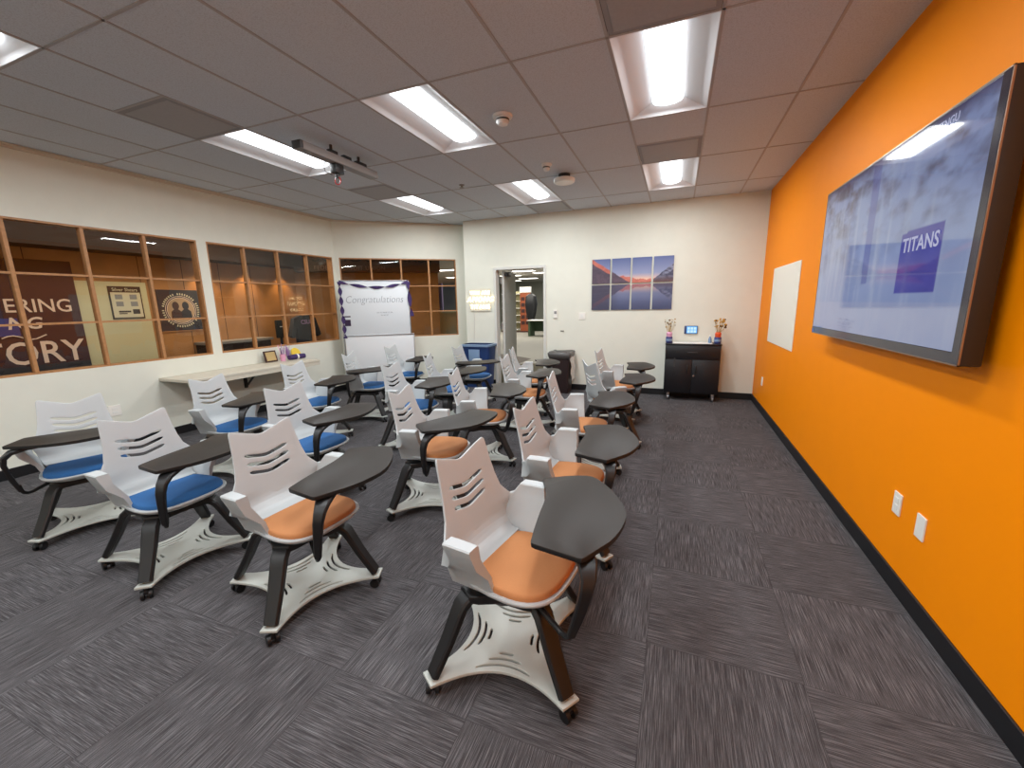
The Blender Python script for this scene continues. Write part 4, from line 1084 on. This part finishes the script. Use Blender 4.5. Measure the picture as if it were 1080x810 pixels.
def disc(r0, r1, x, n=40):
    mb = MB(); a = [(x, r0*cos(2*pi*i/n), r0*sin(2*pi*i/n)) for i in range(n)]; b = [(x, r1*cos(2*pi*i/n), r1*sin(2*pi*i/n)) for i in range(n)]
    if r0 <= 0: mb.bm.faces.new(mb.ring(b))
    else: mb.loft([a, b], cap0=False, cap1=False)
    return mb
build(disc(0, 0.205, 0.0135), 'photo_disc', M['skin'], t, smooth=0)
build(disc(0.205, 0.212, 0.0138), 'ring_inner', M['bannertext'], t, smooth=0)
build(disc(0.228, 0.236, 0.0138), 'ring_outer', M['bannertext'], t, smooth=0)
mb = MB()
for i in range(46):
    a = 2*pi*i/46
    if i % 9 in (4,): continue
    c, s = cos(a), sin(a); r0, r1, wv = 0.252, 0.284, 0.010
    mb.quad((0.0138,r0*c-wv*s,r0*s+wv*c),(0.0138,r0*c+wv*s,r0*s-wv*c),(0.0138,r1*c+wv*0.8*s,r1*s-wv*0.8*c),(0.0138,r1*c-wv*0.8*s,r1*s+wv*0.8*c))
build(mb, 'ring_marks', M['poster'], t, smooth=0)
for py, cm in ((-0.075, M['books']), (0.075, M['tee'])):
    mb = MB(); n = 22
    mb.bm.faces.new(mb.ring([(0.0142, py+0.052*cos(2*pi*i/n), 0.075+0.068*sin(2*pi*i/n)) for i in range(n)]))
    mb.bm.faces.new(mb.ring([(0.0141, py+q[0], q[1]) for q in ((-0.085,-0.13),(0.085,-0.13),(0.075,-0.02),(0.03,0.02),(-0.03,0.02),(-0.075,-0.02))]))
    build(mb, 'portrait_silhouette', cm, t, smooth=0)
mb = MB(); mb.box(0.014,-0.12,-0.155,0.0148,0.12,-0.135); build(mb, 'red_strip', M['redorange'], t, smooth=0)
# corridor counter, terminal and shirt
t = empty('corridor_counter', (-4.72, 2.48, 0)); tag(t, 'grey counter along the wood wall behind the second window', 'counter')
mb = MB(); mb.box(-0.17,-0.62,0.93,0.2,0.62,0.975); build(mb, 'counter_top', M['grey'], t, smooth=0)
mb = MB(); mb.box(-0.17,-0.6,0,0.14,0.6,0.93); build(mb, 'counter_base', M['corrdark'], t, smooth=0)
t = empty('check_in_terminal', (-4.55, 3.30, 0)); tag(t, 'black upright terminal on a post seen through the second window', 'terminal')
mb = MB(); mb.lathe([(0.16,0),(0.16,0.015),(0.03,0.03),(0.025,0.95)], n=16); build(mb, 'post', M['libdark'], t)
mb = MB(); mb.box(-0.03,-0.10,0.94,0.03,0.10,1.30,0.02); build(mb, 'terminal_body', M['libdark'], t)
mb = MB(); mb.box(0.031,-0.03,1.16,0.034,0.04,1.175); build(mb, 'light_strip', M['white'], t, smooth=0)
t = empty('display_shirt', (-4.45, 3.80, 0)); tag(t, 'dark display shirt with pale chest letters behind the second window', 'shirt')
mb = MB()
fr = [(-0.20,0.80),(0.20,0.80),(0.205,1.16),(0.30,0.92),(0.385,0.96),(0.27,1.32),(0.10,1.385),(0.0,1.365),(-0.10,1.385),(-0.27,1.32),(-0.385,0.96),(-0.30,0.92),(-0.205,1.16)]
a = mb.ring([(0.05, y, z) for y, z in fr]); b = mb.ring([(-0.05, y, z) for y, z in fr])
mb.bm.faces.new(a); mb.bm.faces.new(list(reversed(b)))
for i in range(len(fr)): j = (i+1) % len(fr); mb.bm.faces.new((a[i], a[j], b[j], b[i]))
build(mb, 'shirt_body', M['tee'], t, smooth=0)
text('CSUF', 'chest_letters', M['lilac'], t, (0.053,0.02,1.20), yv, zv, 0.085, align='CENTER', thick=0.002, bold=0.03)
mb = MB(); mb.tube((0,0,0),(0,0,0.82),0.02); mb.lathe([(0.15,0),(0.15,0.02)], n=16); build(mb, 'stand', M['darkgrey'], t)
mb = MB(); mb.box(0.06,-0.30,0.98,0.09,-0.14,1.02,0.008); build(mb, 'pale_glove', M['bannertext'], t, rot=(radians(-28),0,0), loc=(0,0.25,-0.08)) if False else mb.bm.free()

# ------------------------------------------------------------------ library beyond the door
mb = MB(); mb.quad((-16,YB+0.12,-0.002),(6,YB+0.12,-0.002),(6,26,-0.002),(-16,26,-0.002))
struct(build(mb, 'floor_library', mat('library_floor', srgb(134,132,122), 0.6), smooth=0))
mb = MB(); mb.prism([(-0.75,4.52),(1.4,4.52),(0.2,7.6),(-1.9,6.6)], 0.0005, 0.003); struct(build(mb, 'floor_library_carpet', mat('olive_carpet', srgb(96,90,72), 0.95, noise=0.1, nscale=60), smooth=0))
mb = MB(); mb.box(-16,26,0,6,26.1,3.1); mb.box(2.2,YB+0.12,0,2.3,26,3.1); mb.box(-16,9.0,0,-15.9,26,3.1); struct(build(mb, 'wall_library', M['libwall'], smooth=0))
mb = MB(); mb.box(-16,6.1,3.06,6,26,3.1); mb.box(-0.87,YB+0.12,3.06,6,6.2,3.1); struct(build(mb, 'ceiling_library', M['tilewhite'], smooth=0))
for i, (x, y) in enumerate([(-3.9,15.9),(-3.3,17.4),(-5.6,18.6),(-1.6,9.5),(-7.4,23.5),(-0.6,12.5),(-6.5,13.5),(-2.0,20.5),(-8.6,18.0),(-5.6,21.5)]):
    t = empty('library_light', (x, y, 3.06)); tag(t, 'ceiling light panel in the library beyond the open door', 'ceiling light', 'library ceiling lights')
    mb = MB(); mb.box(-0.6,-0.3,-0.03,0.6,0.3,0,0.002,seg=1); build(mb, 'light_frame', M['tilewhite'], t, smooth=0)
    mb = MB(); mb.quad((-0.56,-0.26,-0.032),(0.56,-0.26,-0.032),(0.56,0.26,-0.032),(-0.56,0.26,-0.032)); build(mb, 'diffuser', M['lens2'], t, smooth=0)
t = empty('library_bookcase', (-5.2, 18.6, 0)); tag(t, 'tall library bookcase with an orange brown end panel beyond the door', 'bookcase')
mb = MB(); mb.box(0.18,-0.12,0.06,0.75,0.0,2.12); mb.box(0.18,0.0,0.06,0.22,0.9,2.12); build(mb, 'end_panel', M['liborange'], t, smooth=0)
mb = MB(); mb.box(0.16,-0.14,2.12,0.77,0.05,2.42); build(mb, 'top_sign', M['white'], t, smooth=0)
mb = MB()
for i in range(5):
    for j in range(2): mb.box(0.24+j*0.26,-0.135,0.42+i*0.32,0.44+j*0.26,-0.12,0.60+i*0.32)
build(mb, 'dark_pockets', M['books'], t, smooth=0)
mb = MB(); mb.box(-0.95,0.0,0.06,0.16,0.45,0.14); mb.box(-0.95,0.35,0.14,0.16,0.45,2.2); build(mb, 'carcass', M['libshelf'], t, smooth=0)
mb = MB()
for i in range(6): mb.box(-0.95,-0.02,0.14+i*0.38,0.16,0.4,0.17+i*0.38)
build(mb, 'shelf', M['white'], t, smooth=0)
mb = MB(); mb.box(-0.95,-0.15,0.0,0.8,0.5,0.06); build(mb, 'plinth', M['books'], t, smooth=0)
t = empty('library_stand', (-3.95, 17.2, 0)); tag(t, 'black rounded display stand beside the bookcase beyond the door', 'stand')
mb = MB(); mb.loft([rr3(0.16,0.14,0.08,0.0),rr3(0.12,0.12,0.06,0.6),rr3(0.22,0.18,0.1,1.0),rr3(0.3,0.2,0.12,1.5),rr3(0.24,0.18,0.1,1.9),rr3(0.08,0.08,0.04,2.02)]); build(mb, 'stand_body', M['libdark'], t)
t = empty('library_table', (-2.9, 16.2, 0)); tag(t, 'green grey library table with a pale top beyond the door', 'table')
mb = MB(); mb.box(-0.8,-0.4,0.72,0.8,0.4,0.76); build(mb, 'table_top', M['white'], t, smooth=0)
for sx in (-0.7, 0.7):
    mb = MB(); mb.box(sx-0.05,-0.35,0,sx+0.05,0.35,0.72); build(mb, 'leg', M['libgreen'], t, smooth=0)
mb = MB(); mb.box(-0.7,0.3,0.2,0.7,0.34,0.72); build(mb, 'modesty_panel', M['libgreen'], t, smooth=0)
mb = MB(); mb.box(-4.6,24.9,1.2,-1.2,25.0,2.6); tag(build(mb, 'library_window_screen', M['libblue'], smooth=0), 'pale blue bright window far back in the library', 'window screen')
t = empty('library_pillar_display', (-3.35, 7.2, 0)); tag(t, 'blue and lilac display panel seen through the corner window', 'display panel')
mb = MB(); mb.box(-0.5,-0.03,0.75,0.28,0.03,2.12); build(mb, 'panel', mat('lilac_panel', srgb(120,104,140), 0.6), t, smooth=0)
mb = MB(); mb.box(-0.48,-0.036,1.35,-0.2,-0.03,2.08); build(mb, 'blue_picture', mat('pale_blue', srgb(130,165,190), 0.5), t, smooth=0)
mb = MB(); mb.box(-0.45,-0.02,0,-0.4,0.02,0.75); mb.box(0.18,-0.02,0,0.23,0.02,0.75); build(mb, 'post', M['darkgrey'], t, smooth=0)
t = empty('library_cupboard', (-2.62, 7.0, 0)); tag(t, 'pale cream low cupboard seen through the corner window', 'cupboard')
mb = MB(); mb.box(-0.32,-0.2,0,0.38,0.25,1.36,0.005); build(mb, 'carcass', M['corrbeige'], t, smooth=0)
mb = MB(); mb.box(-0.305,-0.212,0.03,-0.16,-0.2,1.33); mb.box(-0.14,-0.212,0.03,0.365,-0.2,1.33); build(mb, 'door', M['corrbeige'], t, smooth=0)

# ------------------------------------------------------------------ corridor downlights, plus fill lights added outside the room
def area(name, loc, size, power, col, rot=(0,0,0)):
    l = bpy.data.lights.new(name, 'AREA'); l.shape = 'RECTANGLE'; l.size, l.size_y = size; l.energy = power; l.color = col
    o_ = bpy.data.objects.new(name, l); COL.objects.link(o_); o_.location = loc; o_.rotation_euler = rot; return o_
def spot(loc, power, col=(1.0,0.66,0.34), ang=85):
    l = bpy.data.lights.new('corridor_downlight', 'SPOT'); l.energy = power; l.color = col; l.spot_size = radians(ang); l.spot_blend = 0.6; l.shadow_soft_size = 0.05
    o_ = bpy.data.objects.new('corridor_downlight', l); COL.objects.link(o_); o_.location = loc; return o_
for y in (2.15, 2.95, 3.72): spot((XC+0.16, y, 2.34), 34)
for s in (0.55, 1.05): spot(apt(s, -1.86, 2.27), 18)
area('corridor_fill', (-3.6, 2.6, 2.86), (0.3, 1.4), 16, (1.0, 0.84, 0.62))  # added fill without a fixture, lifts the general corridor level
area('corridor_fill', (-3.9, 0.9, 2.86), (0.3, 3.0), 26, (1.0, 0.86, 0.66))
area('corridor_fill', (-3.9, -1.6, 2.86), (0.3, 1.6), 8, (1.0, 0.86, 0.66))
area('library_lamp_and_fill', (-1.0, 8.5, 3.0), (3.0, 3.0), 95, (1.0, 0.95, 0.86))  # added fill besides the ceiling panels, brightens the library
area('library_lamp_and_fill', (-4.5, 16.5, 3.0), (6.0, 6.0), 380, (1.0, 0.95, 0.86))

# ------------------------------------------------------------------ world and colour
w = bpy.data.worlds.new('world'); scene.world = w; w.use_nodes = True
w.node_tree.nodes['Background'].inputs[0].default_value = (0.5, 0.5, 0.5, 1)
w.node_tree.nodes['Background'].inputs[1].default_value = 0.02
scene.view_settings.view_transform = 'Standard'
scene.view_settings.look = 'None'
scene.view_settings.exposure = 0.0
scene.cycles.max_bounces = 8; scene.cycles.diffuse_bounces = 5; scene.cycles.glossy_bounces = 4; scene.cycles.transparent_max_bounces = 8
scene.cycles.sample_clamp_indirect = 6
scene.cycles.use_denoising = True
